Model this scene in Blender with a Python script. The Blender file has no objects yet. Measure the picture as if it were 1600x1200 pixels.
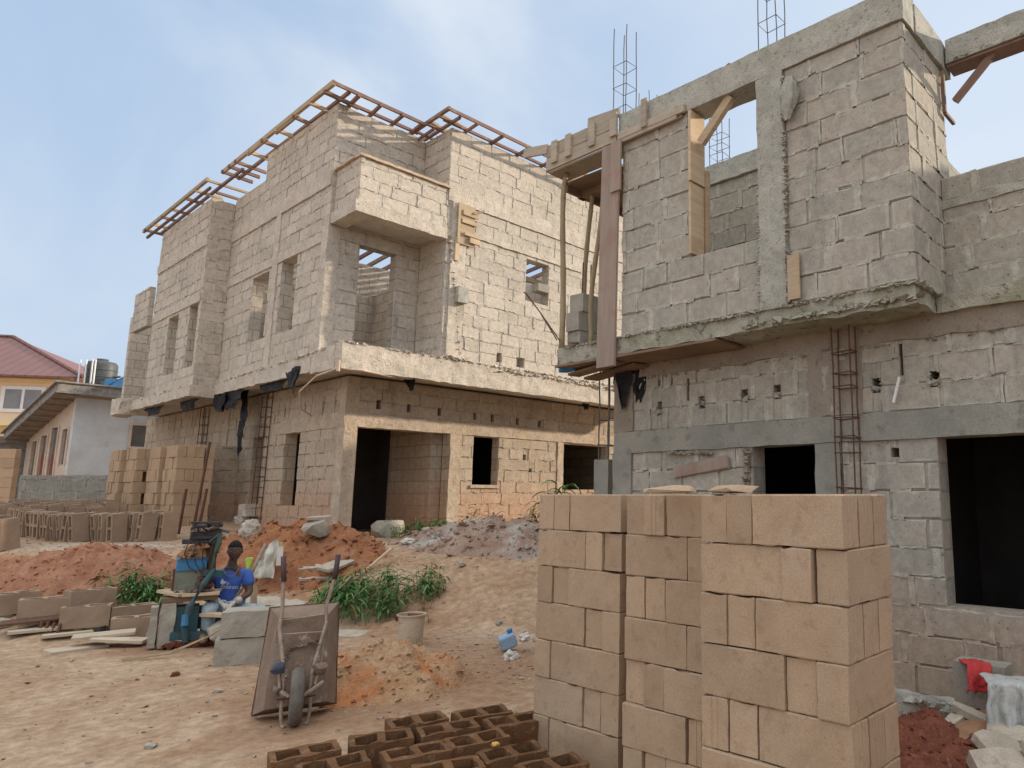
import bpy, bmesh, math, random
from mathutils import Vector, Matrix, noise
from mathutils.geometry import tessellate_polygon
R = math.radians
SC = bpy.context.scene
COL = SC.collection
YAW = .8808
FW = (math.sin(YAW), math.cos(YAW)); RT = (math.cos(YAW), -math.sin(YAW))
def ss(t):
    t = min(1, max(0, t)); return t*t*(3-2*t)
def zb(lat, dep):                      # smooth lie of the yard: flat in front, rising to the house platform
    st = 8.5 - 1.1*ss((-6.0-lat)/1.0)
    z = .86*ss((dep-st)/(11.2-st))
    z *= 1-ss((lat+1.5)/2.5)*ss((13-dep)/3)*.55
    z += .20*ss((dep-11.5)/3)*ss((-7.5-lat)/1.5)
    return z
def nz(x, y, z=0.0): return noise.noise(Vector((x, y, z)))
def zt(lat, dep):
    z = zb(lat, dep)
    z += .035*nz(lat*.55, dep*.55, 3) + .012*nz(lat*2.1, dep*2.1, 7) + .006*nz(lat*6, dep*6, 1)
    # red bank in front of the drying rows, trodden ruts, trench by the footing
    m = ss(1-abs(dep-9.9)/1.3)*ss((-6.2-lat)/1.2)
    z += m*(.07+.09*nz(lat*1.3, dep*1.6, 9)+.045*abs(nz(lat*4, dep*4, 2)))
    z += .13*ss(1.25*(1-math.hypot((lat-2.15)/1.0, (dep-5.25)/.85)))
    # scuffed footprints and shallow ruts
    f = nz(lat*4.2, dep*3.4, 11)
    z += -.016*max(0, f-.30)*2*ss(nz(lat*.5, dep*.5, 21)*2+.6) + .004*nz(lat*13, dep*13, 4)
    m2 = ss(1-math.hypot(lat+3.3, (dep-9.2)*.8)/1.6)
    z += m2*.05*nz(lat*3, dep*3, 5)
    return z
def G(lat, dep, z=None):
    if z is None: z = zt(lat, dep)
    return Vector((FW[0]*dep+RT[0]*lat, FW[1]*dep+RT[1]*lat, z))
def LD(x, y): return (x*RT[0]+y*RT[1], x*FW[0]+y*FW[1])
def FC(lat, dep): return -YAW+math.atan2(-lat, dep)   # turned to face the street corner the photo was taken from
ROT = -YAW                             # yard objects: local x = to the right, local y = away

# ---------------------------------------------------------------- objects
def tag(o, label=None, cat=None, group=None, kind=None):
    if label: o['label'] = label
    if cat: o['category'] = cat
    if group: o['group'] = group
    if kind: o['kind'] = kind
    return o
def empty(name, loc, rz=0.0):
    o = bpy.data.objects.new(name, None); COL.objects.link(o)
    o.location = loc; o.rotation_euler = (0, 0, rz); o.empty_display_size = .1
    return o
def thing(name, loc, label, cat, group=None, rz=0.0):
    return tag(empty(name, loc, rz), label, cat, group)
def link(name, me, parent=None, loc=(0,0,0), rot=(0,0,0), scale=(1,1,1)):
    o = bpy.data.objects.new(name, me); COL.objects.link(o)
    o.parent = parent; o.location = loc; o.rotation_euler = rot; o.scale = scale
    return o
class MB:
    def __init__(s): s.v = []; s.f = []; s.t = []; s.u = []; s.m = []
    def vert(s, p): s.v.append(tuple(p)); return len(s.v)-1
    def face(s, idx, tone=-1.0, uv=None, mi=0):
        s.f.append(tuple(idx)); s.t.append(tone); s.u.append(uv or [(.5, .5)]*len(idx)); s.m.append(mi)
    def poly(s, pts, tone=-1.0, uv=None, mi=0): s.face([s.vert(p) for p in pts], tone, uv, mi)
    def box(s, x0, x1, y0, y1, z0, z1, tone=-1.0, mi=0):
        b = [s.vert(p) for p in ((x0,y0,z0),(x1,y0,z0),(x1,y1,z0),(x0,y1,z0),(x0,y0,z1),(x1,y0,z1),(x1,y1,z1),(x0,y1,z1))]
        for q in ((0,3,2,1),(4,5,6,7),(0,1,5,4),(1,2,6,5),(2,3,7,6),(3,0,4,7)): s.face([b[i] for i in q], tone, None, mi)
    def obox(s, a, b, w, h, up=(0,0,1), tone=.5, mi=0, wob=0):   # bar from a to b, w across, h along "up"
        a = Vector(a); b = Vector(b); d = (b-a).normalized(); up = Vector(up)
        sd = d.cross(up)
        if sd.length < 1e-3: sd = d.cross(Vector((1,0,0)))
        sd.normalize(); uu = sd.cross(d).normalized()
        i = []
        for p in (a, b):
            for q in ((-1,-1),(1,-1),(1,1),(-1,1)):
                i.append(s.vert(p+sd*(q[0]*w/2)+uu*(q[1]*h/2)+Vector([random.uniform(-wob,wob) for _ in range(3)])))
        for q in ((0,3,2,1),(4,5,6,7),(0,1,5,4),(1,2,6,5),(2,3,7,6),(3,0,4,7)): s.face([i[k] for k in q], tone, None, mi)
    def tube(s, pts, rad, n=8, tone=.5, mi=0, cap=True):
        rad = rad if isinstance(rad, (list, tuple)) else [rad]*len(pts)
        pts = [Vector(p) for p in pts]; rings = []
        for k, p in enumerate(pts):
            d = (pts[min(k+1, len(pts)-1)]-pts[max(k-1, 0)]).normalized()
            a = d.cross(Vector((0,0,1)) if abs(d.z) < .9 else Vector((1,0,0))).normalized(); b = d.cross(a)
            rings.append([s.vert(p+(a*math.cos(2*math.pi*j/n)+b*math.sin(2*math.pi*j/n))*rad[k]) for j in range(n)])
        for k in range(len(rings)-1):
            for j in range(n): s.face((rings[k][j], rings[k][(j+1)%n], rings[k+1][(j+1)%n], rings[k+1][j]), tone, None, mi)
        if cap: s.face(rings[0][::-1], tone, None, mi); s.face(rings[-1], tone, None, mi)
    def lathe(s, prof, n=16, c=(0,0,0), tone=.5, mi=0, axis='z'):
        rings = []
        for r, h in prof:
            rg = []
            for j in range(n):
                a = 2*math.pi*j/n; p = (r*math.cos(a), r*math.sin(a), h)
                if axis == 'x': p = (h, r*math.cos(a), r*math.sin(a))
                rg.append(s.vert((c[0]+p[0], c[1]+p[1], c[2]+p[2])))
            rings.append(rg)
        for k in range(len(rings)-1):
            for j in range(n): s.face((rings[k][j], rings[k][(j+1)%n], rings[k+1][(j+1)%n], rings[k+1][j]), tone, None, mi)
    def rough(s, x0, x1, y0, y1, z0, z1, res=.1, amp=.015, fr=5.0, seed=0.0, tone=-1.0, mi=0, ztop=None):
        nx = max(1, round((x1-x0)/res)); ny = max(1, round((y1-y0)/res)); nzz = max(1, round((z1-z0)/res))
        cache = {}
        def V(i, j, k):
            if (i, j, k) in cache: return cache[i, j, k]
            p = Vector((x0+(x1-x0)*i/nx, y0+(y1-y0)*j/ny, z0+(z1-z0)*k/nzz))
            d = noise.noise_vector(p*fr+Vector((seed, seed*2, 0)))*amp + noise.noise_vector(p*fr*3+Vector((seed, 0, seed)))*amp*.5
            cache[i, j, k] = s.vert(p+d); return cache[i, j, k]
        def grid(fn, a, b):
            for i in range(a):
                for j in range(b): s.face((fn(i,j), fn(i+1,j), fn(i+1,j+1), fn(i,j+1)), tone, None, mi)
        grid(lambda i, j: V(i, j, 0), nx, ny); grid(lambda i, j: V(i, j, nzz), nx, ny)
        grid(lambda i, j: V(i, 0, j), nx, nzz); grid(lambda i, j: V(i, ny, j), nx, nzz)
        grid(lambda i, j: V(0, i, j), ny, nzz); grid(lambda i, j: V(nx, i, j), ny, nzz)
    def mesh(s, name, mats, smooth=False):
        me = bpy.data.meshes.new(name); me.from_pydata(s.v, [], s.f)
        for m in (mats if isinstance(mats, (list, tuple)) else [mats]): me.materials.append(m)
        at = me.attributes.new('tone', 'FLOAT', 'FACE'); at.data.foreach_set('value', s.t)
        ul = me.uv_layers.new(name='uvb'); fl = []
        for q in s.u:
            for a in q: fl += [a[0], a[1]]
        ul.data.foreach_set('uv', fl)
        me.polygons.foreach_set('material_index', s.m)
        if smooth: me.polygons.foreach_set('use_smooth', [True]*len(s.f))
        me.update()
        bm = bmesh.new(); bm.from_mesh(me); bmesh.ops.recalc_face_normals(bm, faces=bm.faces); bm.to_mesh(me); bm.free()
        return me
    def build(s, name, mats, parent=None, loc=(0,0,0), rot=(0,0,0), smooth=False, world=False):
        me = s.mesh(name, mats, smooth)
        if world and parent is not None: loc = -parent.location
        return link(name, me, parent, loc, rot)

# ---------------------------------------------------------------- materials
class NT:
    def __init__(s, name):
        s.mat = bpy.data.materials.new(name); s.mat.use_nodes = True
        s.t = s.mat.node_tree; s.t.nodes.clear()
        s.out = s.t.nodes.new('ShaderNodeOutputMaterial'); s.b = s.t.nodes.new('ShaderNodeBsdfPrincipled')
        s.t.links.new(s.b.outputs[0], s.out.inputs[0])
        s.geo = s.t.nodes.new('ShaderNodeNewGeometry'); s.pos = s.geo.outputs['Position']
    def n(s, typ, **kw):
        d = s.t.nodes.new(typ)
        for k, v in kw.items(): setattr(d, k, v)
        return d
    def set(s, sock, val):
        if isinstance(val, bpy.types.NodeSocket): s.t.links.new(val, sock)
        elif val is not None:
            if hasattr(sock.default_value, '__len__') and not hasattr(val, '__len__'): val = (val,)*len(sock.default_value)
            if hasattr(sock.default_value, '__len__') and len(sock.default_value) == 4 and len(val) == 3: val = (*val, 1)
            sock.default_value = val
    def math(s, op, a, b=None, c=None, clamp=False):
        d = s.n('ShaderNodeMath', operation=op, use_clamp=clamp); s.set(d.inputs[0], a)
        if b is not None: s.set(d.inputs[1], b)
        if c is not None: s.set(d.inputs[2], c)
        return d.outputs[0]
    def mix(s, f, a, b, blend='MIX'):
        d = s.n('ShaderNodeMix', data_type='RGBA', blend_type=blend); s.set(d.inputs[0], f); s.set(d.inputs[6], a); s.set(d.inputs[7], b)
        return d.outputs[2]
    def noise(s, scale, detail=4, rough=.55, vec=None, dist=0.0, out=0):
        d = s.n('ShaderNodeTexNoise'); s.set(d.inputs['Vector'], vec if vec is not None else s.pos)
        d.inputs['Scale'].default_value = scale; d.inputs['Detail'].default_value = detail; d.inputs['Roughness'].default_value = rough
        d.inputs['Distortion'].default_value = dist
        return d.outputs[out]
    def ramp(s, f, a, b, c=0.0, d=1.0):          # map range a..b -> c..d, smooth
        m = s.n('ShaderNodeMapRange', interpolation_type='SMOOTHSTEP'); s.set(m.inputs[0], f)
        for k, v in zip((1,2,3,4), (a,b,c,d)): s.set(m.inputs[k], v)
        return m.outputs[0]
    def attr(s, name, out='Fac'):
        d = s.n('ShaderNodeAttribute', attribute_name=name); return d.outputs[out]
    def oinfo(s): return s.n('ShaderNodeObjectInfo').outputs['Random']
    def vmul(s, v, k):
        d = s.n('ShaderNodeVectorMath', operation='MULTIPLY'); s.set(d.inputs[0], v); s.set(d.inputs[1], k); return d.outputs[0]
    def sep(s, v):
        d = s.n('ShaderNodeSeparateXYZ'); s.set(d.inputs[0], v); return d.outputs
    def obj(s): return s.n('ShaderNodeTexCoord').outputs['Object']
    def done(s, color, rough=.9, bump=None, bstr=.3, bdist=.02, spec=.3, metal=0.0, bump2=None):
        s.set(s.b.inputs['Base Color'], color); s.set(s.b.inputs['Roughness'], rough)
        s.set(s.b.inputs['Specular IOR Level'], spec); s.set(s.b.inputs['Metallic'], metal)
        if bump is not None:
            d = s.n('ShaderNodeBump'); d.inputs['Strength'].default_value = bstr; d.inputs['Distance'].default_value = bdist
            s.set(d.inputs['Height'], bump); s.t.links.new(d.outputs[0], s.b.inputs['Normal'])
        return s.mat
    def scale(s, col, f):                         # colour times factor
        d = s.n('ShaderNodeVectorMath', operation='SCALE'); s.set(d.inputs[0], col); s.set(d.inputs['Scale'], f); return d.outputs[0]

def wall_mat(name, a, b, mortar, stain, stainamt=.5, low=None, zlow=0.0, pit=.66, fine=1.0):
    t = NT(name)
    tone = t.attr('tone'); uv = t.n('ShaderNodeUVMap', uv_map='uvb').outputs[0]; u = t.sep(uv)
    isb = t.math('GREATER_THAN', tone, -.5)
    n1 = t.noise(2.3, 5); n2 = t.noise(14*fine, 4, .65); n3 = t.noise(70*fine, 3, .6)
    col = t.mix(t.math('ADD', t.math('MULTIPLY', tone, .75), t.math('MULTIPLY', n1, .25), clamp=True), a, b)
    # faces that carry no separate blocks: courses as a coloured pattern
    g = t.sep(t.pos); nn = t.sep(t.geo.outputs['True Normal'])
    ax = t.math('GREATER_THAN', t.math('ABSOLUTE', nn[0]), .5)
    uu = t.math('ADD', t.math('MULTIPLY', g[1], ax), t.math('MULTIPLY', g[0], t.math('SUBTRACT', 1.0, ax)))
    cv = t.n('ShaderNodeCombineXYZ'); t.set(cv.inputs[0], uu); t.set(cv.inputs[1], g[2])
    wob = t.n('ShaderNodeVectorMath', operation='ADD'); t.set(wob.inputs[0], cv.outputs[0])
    t.set(wob.inputs[1], t.scale(t.noise(9, 3, out=1), .03))
    br = t.n('ShaderNodeTexBrick'); t.set(br.inputs['Vector'], wob.outputs[0]); br.inputs['Scale'].default_value = 1
    for k, v in (('Mortar Size', .012), ('Mortar Smooth', .3), ('Brick Width', .47), ('Row Height', .235)): br.inputs[k].default_value = v
    t.set(br.inputs['Color1'], a); t.set(br.inputs['Color2'], b); t.set(br.inputs['Mortar'], tuple(c*.6 for c in mortar))
    plain = br.outputs[0]
    # mortar smeared over the block edges
    du = t.math('MULTIPLY', t.math('SUBTRACT', .5, t.math('ABSOLUTE', t.math('SUBTRACT', u[0], .5))), .45)
    dv = t.math('MULTIPLY', t.math('SUBTRACT', .5, t.math('ABSOLUTE', t.math('SUBTRACT', u[1], .5))), .225)
    d = t.math('MINIMUM', du, t.math('ADD', dv, .012))
    sm = t.ramp(t.math('SUBTRACT', d, t.math('MULTIPLY', t.math('SUBTRACT', t.noise(4.5, 4, .7, dist=.6), .42), .16)), .012, -.006)
    sm = t.math('MULTIPLY', sm, .8)
    col = t.mix(sm, col, mortar)
    ism = t.math('GREATER_THAN', -1.5, tone)       # mortar pieces are tone -2, plain concrete -3
    col = t.mix(isb, plain, col)
    col = t.mix(ism, col, t.mix(n2, tuple(c*.8 for c in mortar), tuple(min(1, c*1.12) for c in mortar)))
    st = t.math('MULTIPLY', t.ramp(t.noise(.75, 5, .6, dist=.4), .5, .72), stainamt)
    col = t.mix(st, col, stain)
    run = t.noise(3.0, 4, .6, vec=t.vmul(t.pos, (1.0, 1.0, .16)))
    col = t.mix(t.math('MULTIPLY', t.ramp(run, .56, .74), .28), col, tuple(c*.55 for c in stain))
    if low is not None:
        lo = t.math('MULTIPLY', t.ramp(t.math('ADD', g[2], t.math('MULTIPLY', t.noise(1.6, 4), -.9)), zlow, zlow-.75), .6)
        col = t.mix(lo, col, low)
    col = t.scale(col, t.ramp(n2, .25, .75, .84, 1.12)); col = t.scale(col, t.ramp(n3, .2, .8, .9, 1.08))
    pits = t.ramp(t.noise(38*fine, 2, .5), pit, pit+.06)
    col = t.scale(col, t.math('SUBTRACT', 1.0, t.math('MULTIPLY', pits, .55)))
    h = t.math('ADD', t.math('ADD', t.math('MULTIPLY', n2, .5), t.math('MULTIPLY', n3, .25)), t.math('MULTIPLY', sm, .25))
    h = t.math('SUBTRACT', h, t.math('MULTIPLY', pits, .5))
    return t.done(col, .95, h, .55, .012, spec=.15)

def mottled(name, a, b, scale=6.0, rough=.9, bump=.4, bd=.01, spots=None, spotamt=.5, spotscale=5.0, fine=60.0, rnd=.0, metal=0.0, spec=.3, obj=False, c=None, camt=.5):
    t = NT(name); vec = t.obj() if obj else None
    n1 = t.noise(scale, 5, .6, vec); n2 = t.noise(fine, 3, .6, vec)
    col = t.mix(t.ramp(n1, .3, .7), a, b)
    if c is not None: col = t.mix(t.math('MULTIPLY', t.ramp(t.noise(scale*.37, 4, .6, vec, dist=.5), .48, .68), camt), col, c)
    if spots is not None: col = t.mix(t.math('MULTIPLY', t.ramp(t.noise(spotscale, 4, .65, vec), .56, .66), spotamt), col, spots)
    f = t.ramp(n2, .2, .8, .86, 1.12)
    if rnd: f = t.math('MULTIPLY', f, t.math('ADD', 1-rnd, t.math('MULTIPLY', t.oinfo(), 2*rnd)))
    col = t.scale(col, f)
    return t.done(col, rough, t.math('ADD', n1, t.math('MULTIPLY', n2, .4)), bump, bd, spec, metal)

def wood_mat(name, a, b, dark, grain=(3, 3, 40), rough=.8):
    t = NT(name); o = t.obj()
    n1 = t.noise(1.0, 5, .6, t.vmul(o, grain)); n2 = t.noise(4, 4)
    tn = t.attr('tone')
    col = t.mix(t.ramp(n1, .3, .7), a, b)
    col = t.mix(t.math('MULTIPLY', t.ramp(n2, .5, .7), .6), col, dark)
    col = t.scale(col, t.math('ADD', .75, t.math('MULTIPLY', tn, .5)))
    return t.done(col, rough, t.math('ADD', n1, n2), .3, .006, .25)

def ground_mat():
    t = NT('yard_soil')
    n1 = t.noise(.35, 6, .6, dist=.4); n2 = t.noise(1.7, 6, .65, dist=.3); n3 = t.noise(11, 5, .65); n4 = t.noise(90, 3, .6)
    red = t.attr('red'); pale = t.attr('pale')
    sand = t.mix(t.ramp(n2, .35, .68), (.43, .315, .215), (.35, .235, .15))
    lat = t.mix(t.ramp(n3, .3, .7), (.34, .135, .06), (.25, .095, .05))
    k = t.math('ADD', red, t.math('MULTIPLY', t.math('SUBTRACT', n2, .5), .9), clamp=True)
    col = t.mix(t.ramp(k, .28, .78), sand, lat)
    k2 = t.math('ADD', pale, t.math('MULTIPLY', t.math('SUBTRACT', t.noise(2.6, 5, .65), .5), 1.1), clamp=True)
    col = t.mix(t.math('MULTIPLY', t.ramp(k2, .4, .75), .7), col, (.44, .37, .30))
    col = t.mix(t.math('MULTIPLY', t.ramp(n1, .52, .7), .35), col, (.36, .20, .11))
    col = t.scale(col, t.ramp(n3, .25, .75, .82, 1.13)); col = t.scale(col, t.ramp(n4, .2, .8, .84, 1.12))
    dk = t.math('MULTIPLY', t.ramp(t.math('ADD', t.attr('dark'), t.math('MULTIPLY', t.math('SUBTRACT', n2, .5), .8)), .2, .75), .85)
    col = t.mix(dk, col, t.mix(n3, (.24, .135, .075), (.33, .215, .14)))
    col = t.scale(col, t.ramp(n3, .3, .7, .9, 1.08))
    sp = t.n('ShaderNodeTexVoronoi'); t.set(sp.inputs['Vector'], t.pos); sp.inputs['Scale'].default_value = 16
    peb = t.math('MULTIPLY', t.ramp(sp.outputs['Distance'], .2, .08), t.ramp(t.noise(1.3, 3), .5, .62))
    col = t.mix(t.math('MULTIPLY', peb, .7), col, t.mix(n3, (.2, .12, .08), (.6, .5, .4)))
    h = t.math('ADD', t.math('ADD', t.math('MULTIPLY', n3, .9), t.math('MULTIPLY', n4, .25)), t.math('MULTIPLY', peb, .4))
    return t.done(col, .97, h, .6, .03, .1)

M = {}
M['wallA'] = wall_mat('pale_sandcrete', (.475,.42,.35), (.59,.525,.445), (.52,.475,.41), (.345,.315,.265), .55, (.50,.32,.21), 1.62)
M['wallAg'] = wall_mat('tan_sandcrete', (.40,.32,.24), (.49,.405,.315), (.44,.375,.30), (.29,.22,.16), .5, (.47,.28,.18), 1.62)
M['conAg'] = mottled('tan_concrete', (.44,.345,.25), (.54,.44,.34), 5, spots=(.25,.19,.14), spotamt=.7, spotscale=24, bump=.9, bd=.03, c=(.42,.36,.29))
M['wallB'] = wall_mat('grey_sandcrete', (.345,.33,.285), (.425,.378,.318), (.455,.432,.37), (.28,.265,.225), .5, (.37,.255,.18), .62, pit=.68)
M['wallC'] = wall_mat('fence_sandcrete', (.26,.25,.22), (.32,.31,.28), (.36,.35,.32), (.2,.19,.17), .5)
M['conA'] = mottled('pale_concrete', (.50,.44,.365), (.61,.54,.455), 5, spots=(.25,.22,.18), spotamt=.7, spotscale=26, bump=.9, bd=.03, c=(.44,.40,.34))
M['conB'] = mottled('grey_concrete', (.35,.345,.30), (.45,.435,.38), 5, spots=(.20,.19,.165), spotamt=.7, spotscale=22, bump=.8, bd=.025, c=(.30,.29,.24))
M['conM'] = mottled('mossy_concrete', (.30,.29,.23), (.42,.40,.33), 4, spots=(.10,.10,.07), spotamt=.75, spotscale=9, bump=.9, bd=.03, c=(.26,.25,.15), camt=.8)
M['conG'] = mottled('wet_grey_concrete', (.235,.235,.205), (.30,.29,.25), 2.2, spots=(.19,.18,.15), spotamt=.7, spotscale=7, bump=.5, bd=.014, c=(.34,.31,.26), camt=.7)
M['woodF'] = wood_mat('formwork_board', (.42,.36,.285), (.33,.28,.215), (.25,.22,.18))
M['woodN'] = wood_mat('new_timber', (.49,.39,.27), (.42,.31,.20), (.33,.23,.15))
M['board'] = wood_mat('weathered_pallet', (.52,.44,.33), (.44,.36,.26), (.33,.26,.19))
M['conD'] = mottled('room_shade_cement', (.05,.045,.042), (.07,.062,.056), 3, .95, .3)  # near-black: the shade of the rooms is put into the wall colour
M['conT'] = mottled('tan_render', (.31,.265,.215), (.25,.205,.16), 2.4, .95, .8, .02, spots=(.18,.15,.12), spotamt=.7, spotscale=9, c=(.37,.33,.28))  # tan render, browned in colour for the reddish bounce under the slab
M['woodR'] = wood_mat('red_timber', (.235,.145,.115), (.18,.105,.085), (.36,.26,.18), (2,2,2))
M['woodP'] = wood_mat('pink_plank', (.35,.275,.225), (.28,.215,.175), (.30,.16,.13), (9,9,1.2))
M['ply'] = mottled('soffit_board', (.24,.17,.11), (.17,.11,.075), 2.5, bump=.2)
M['bamboo'] = wood_mat('bamboo_pole', (.36,.29,.18), (.29,.22,.13), (.2,.15,.1), (8,8,1.5), .6)
M['rust'] = mottled('rusty_steel', (.17,.085,.05), (.10,.055,.04), 30, .75, .5, .003, metal=.3)
M['steel'] = mottled('grey_rebar', (.16,.15,.15), (.11,.10,.10), 30, .6, .3, .002, metal=.4)
M['block'] = mottled('tan_block', (.435,.315,.215), (.385,.275,.185), 5, .97, .6, .006, fine=130, rnd=.11, spots=(.28,.18,.115), spotamt=.35, spotscale=14, spec=.1, c=(.43,.325,.235), camt=.6)
M['blockG'] = mottled('grey_block', (.37,.34,.29), (.31,.285,.24), 5, .95, .4, .008, fine=110, rnd=.08, spots=(.24,.22,.19), spotamt=.6, spotscale=9, spec=.15)
M['blockO'] = mottled('orange_tan_block', (.46,.325,.215), (.41,.285,.185), 5, .97, .35, .006, fine=110, rnd=.06, spec=.1)
M['blockD'] = mottled('drying_block', (.36,.26,.185), (.31,.22,.155), 5, .97, .4, .008, fine=100, rnd=.10, spec=.1)
M['blockW'] = mottled('damp_block', (.165,.085,.042), (.125,.064,.033), 6, .93, .7, .014, fine=90, rnd=.12, spots=(.28,.19,.12), spotamt=.5, spotscale=24, spec=.15)
M['later'] = mottled('orange_laterite', (.36,.165,.08), (.26,.11,.06), 5, .97, 1, .04, fine=45, spots=(.20,.075,.04), spotamt=.6, spotscale=11, spec=.1, c=(.37,.22,.14))
M['redsoil'] = mottled('dark_red_soil', (.21,.075,.045), (.14,.05,.035), 6, .97, 1, .04, fine=45, spots=(.3,.13,.09), spotamt=.5, spotscale=15, spec=.1)
M['sandh'] = mottled('sand_and_laterite', (.40,.24,.135), (.42,.29,.18), 6, .97, 1, .03, fine=50, c=(.42,.17,.07), camt=.95, spots=(.3,.18,.1), spotamt=.5, spotscale=18, spec=.1)
M['rubble'] = mottled('grey_rubble', (.36,.27,.21), (.27,.17,.13), 4, .97, 1, .04, fine=38, c=(.42,.42,.38), camt=.9, spots=(.15,.09,.07), spotamt=.7, spotscale=13, spec=.1)
M['slabc'] = mottled('broken_slab', (.46,.41,.33), (.37,.32,.26), 5, .95, .4, .008, spots=(.25,.2,.15), spotamt=.5, spotscale=9, spec=.15)
M['stone'] = mottled('concrete_lump', (.40,.37,.31), (.30,.27,.22), 7, .95, .8, .02)
M['plast'] = mottled('white_plaster', (.62,.63,.63), (.54,.55,.55), 2.0, .9, .15, .004, spots=(.40,.38,.35), spotamt=.45, spotscale=2.3, c=(.5,.46,.4), camt=.4)
M['plastT'] = mottled('tan_plaster', (.62,.50,.40), (.54,.43,.34), 2.0, .9, .15, .004, spots=(.42,.33,.26), spotamt=.4, spotscale=3)
M['yellow'] = mottled('yellow_render', (.80,.66,.38), (.74,.60,.34), .8, .9, .1, .003)
M['peach'] = mottled('peach_render', (.80,.63,.46), (.75,.58,.42), .8, .9, .1, .003)
M['fascia'] = mottled('weathered_board', (.33,.31,.29), (.20,.185,.17), 9, .9, .3, .006, spots=(.1,.09,.085), spotamt=.7, spotscale=6)
M['soffit'] = mottled('soffit_plank', (.33,.27,.22), (.24,.19,.155), 6, .9, .2, .004)
M['dark'] = mottled('dark_room', (.035,.032,.03), (.05,.045,.04), 3, .9, .1)
M['louv'] = mottled('dusty_glass', (.09,.08,.075), (.13,.115,.10), 4, .35, .05, spec=.5)
M['pvc'] = mottled('white_frame', (.80,.80,.80), (.74,.74,.73), 4, .5, .03)
M['glass'] = mottled('window_glass', (.16,.16,.17), (.22,.22,.23), 1.0, .12, .0, spec=.6)
M['tank'] = mottled('black_tank', (.05,.06,.06), (.08,.09,.09), 5, .5, .1)
M['blueR'] = mottled('blue_sheet', (.06,.22,.46), (.08,.26,.5), 5, .6, .1)
M['black'] = mottled('black_metal', (.03,.03,.035), (.06,.055,.05), 18, .6, .3, .004)
M['blackP'] = mottled('black_polythene', (.008,.008,.010), (.018,.017,.020), 8, .6, .5, .01, spec=.18)
M['mblue'] = mottled('blue_paint', (.03,.17,.38), (.05,.23,.46), 8, .6, .3, .004, spots=(.10,.12,.12), spotamt=.85, spotscale=11, c=(.07,.15,.22), camt=.7)
M['mteal'] = mottled('grimy_teal_paint', (.03,.095,.115), (.05,.07,.075), 9, .6, .3, .005, spots=(.10,.06,.04), spotamt=.8, spotscale=10)
M['mgreen'] = mottled('grey_green_paint', (.20,.215,.17), (.15,.155,.12), 6, .7, .2, .004, spots=(.09,.08,.06), spotamt=.5, spotscale=8)
M['mrag'] = mottled('oily_tan_cloth', (.42,.25,.12), (.28,.15,.08), 12, .9, .5, .01, spots=(.08,.05,.03), spotamt=.8, spotscale=12)
M['barrow'] = mottled('cement_crusted_tray', (.165,.105,.075), (.23,.165,.125), 8, .85, .5, .008, spots=(.40,.345,.30), spotamt=.8, spotscale=6, obj=True, c=(.30,.25,.215), camt=.7)
M['barrowR'] = mottled('brown_tray_side', (.20,.14,.10), (.26,.185,.14), 7, .8, .3, .005, obj=True)
M['tubec'] = mottled('mortar_caked_tube', (.34,.27,.205), (.24,.185,.14), 14, .85, .4, .005, spots=(.14,.09,.07), spotamt=.5, spotscale=16)
M['tyre'] = mottled('dusty_tyre', (.17,.15,.13), (.115,.10,.09), 10, .9, .3, .004)
M['grip'] = mottled('maroon_grip', (.055,.03,.035), (.09,.05,.055), 10, .6, .1)
M['bucket'] = mottled('stained_bucket', (.50,.42,.31), (.42,.33,.235), 5, .6, .15, .004, spots=(.30,.2,.13), spotamt=.6, spotscale=7, obj=True)
M['bluej'] = mottled('pale_blue_plastic', (.24,.36,.50), (.30,.42,.55), 5, .45, .05)
M['white'] = mottled('dirty_white_plastic', (.62,.59,.54), (.48,.45,.40), 9, .7, .3, .006)
M['sack'] = mottled('woven_sack', (.60,.58,.50), (.45,.42,.35), 6, .8, .4, .008, obj=True, spots=(.10,.20,.10), spotamt=.8, spotscale=7)
M['lime'] = mottled('lime_sack', (.42,.55,.10), (.34,.46,.08), 8, .8, .2)
M['yel'] = mottled('yellow_strip', (.65,.48,.14), (.58,.40,.12), 8, .7, .2)
M['redc'] = mottled('red_cloth', (.52,.055,.05), (.42,.04,.045), 9, .9, .4, .008)
M['whc'] = mottled('greyish_white_cloth', (.50,.50,.475), (.40,.405,.39), 9, .9, .4, .008, spots=(.22,.24,.27), spotamt=.6, spotscale=16)
M['skin'] = mottled('dark_skin', (.085,.048,.034), (.115,.066,.048), 14, .55, .1, .002, spec=.4)
M['hair'] = mottled('black_hair', (.010,.009,.009), (.018,.016,.015), 90, .9, 1, .006)
M['shirt'] = mottled('blue_football_shirt', (.045,.10,.38), (.06,.14,.46), 8, .8, .5, .012, obj=True)
M['shirtL'] = mottled('white_print', (.66,.68,.74), (.56,.6,.68), 8, .8, .1)
M['jeans'] = mottled('washed_jeans', (.20,.27,.34), (.36,.42,.44), 9, .9, .5, .008, obj=True)
M['glove'] = mottled('grey_work_glove', (.42,.40,.37), (.54,.51,.47), 12, .9, .4, .006)
M['eye'] = mottled('eye_white', (.5,.48,.44), (.5,.48,.44), 5, .4, 0)
M['shoe'] = mottled('dusty_sandal', (.28,.19,.12), (.2,.14,.1), 8, .8, .2)
M['peb'] = mottled('pebble', (.42,.34,.27), (.26,.17,.12), 1.7, .95, .4, .005)
M['bagc'] = mottled('cream_bag', (.52,.475,.40), (.38,.34,.28), 9, .8, .4, .008)
M['cap'] = mottled('sand_cap', (.58,.45,.32), (.50,.38,.27), 9, .95, .9, .02)
M['amber'] = mottled('amber_stone', (.55,.33,.08), (.5,.3,.08), 8, .7, .2)
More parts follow.
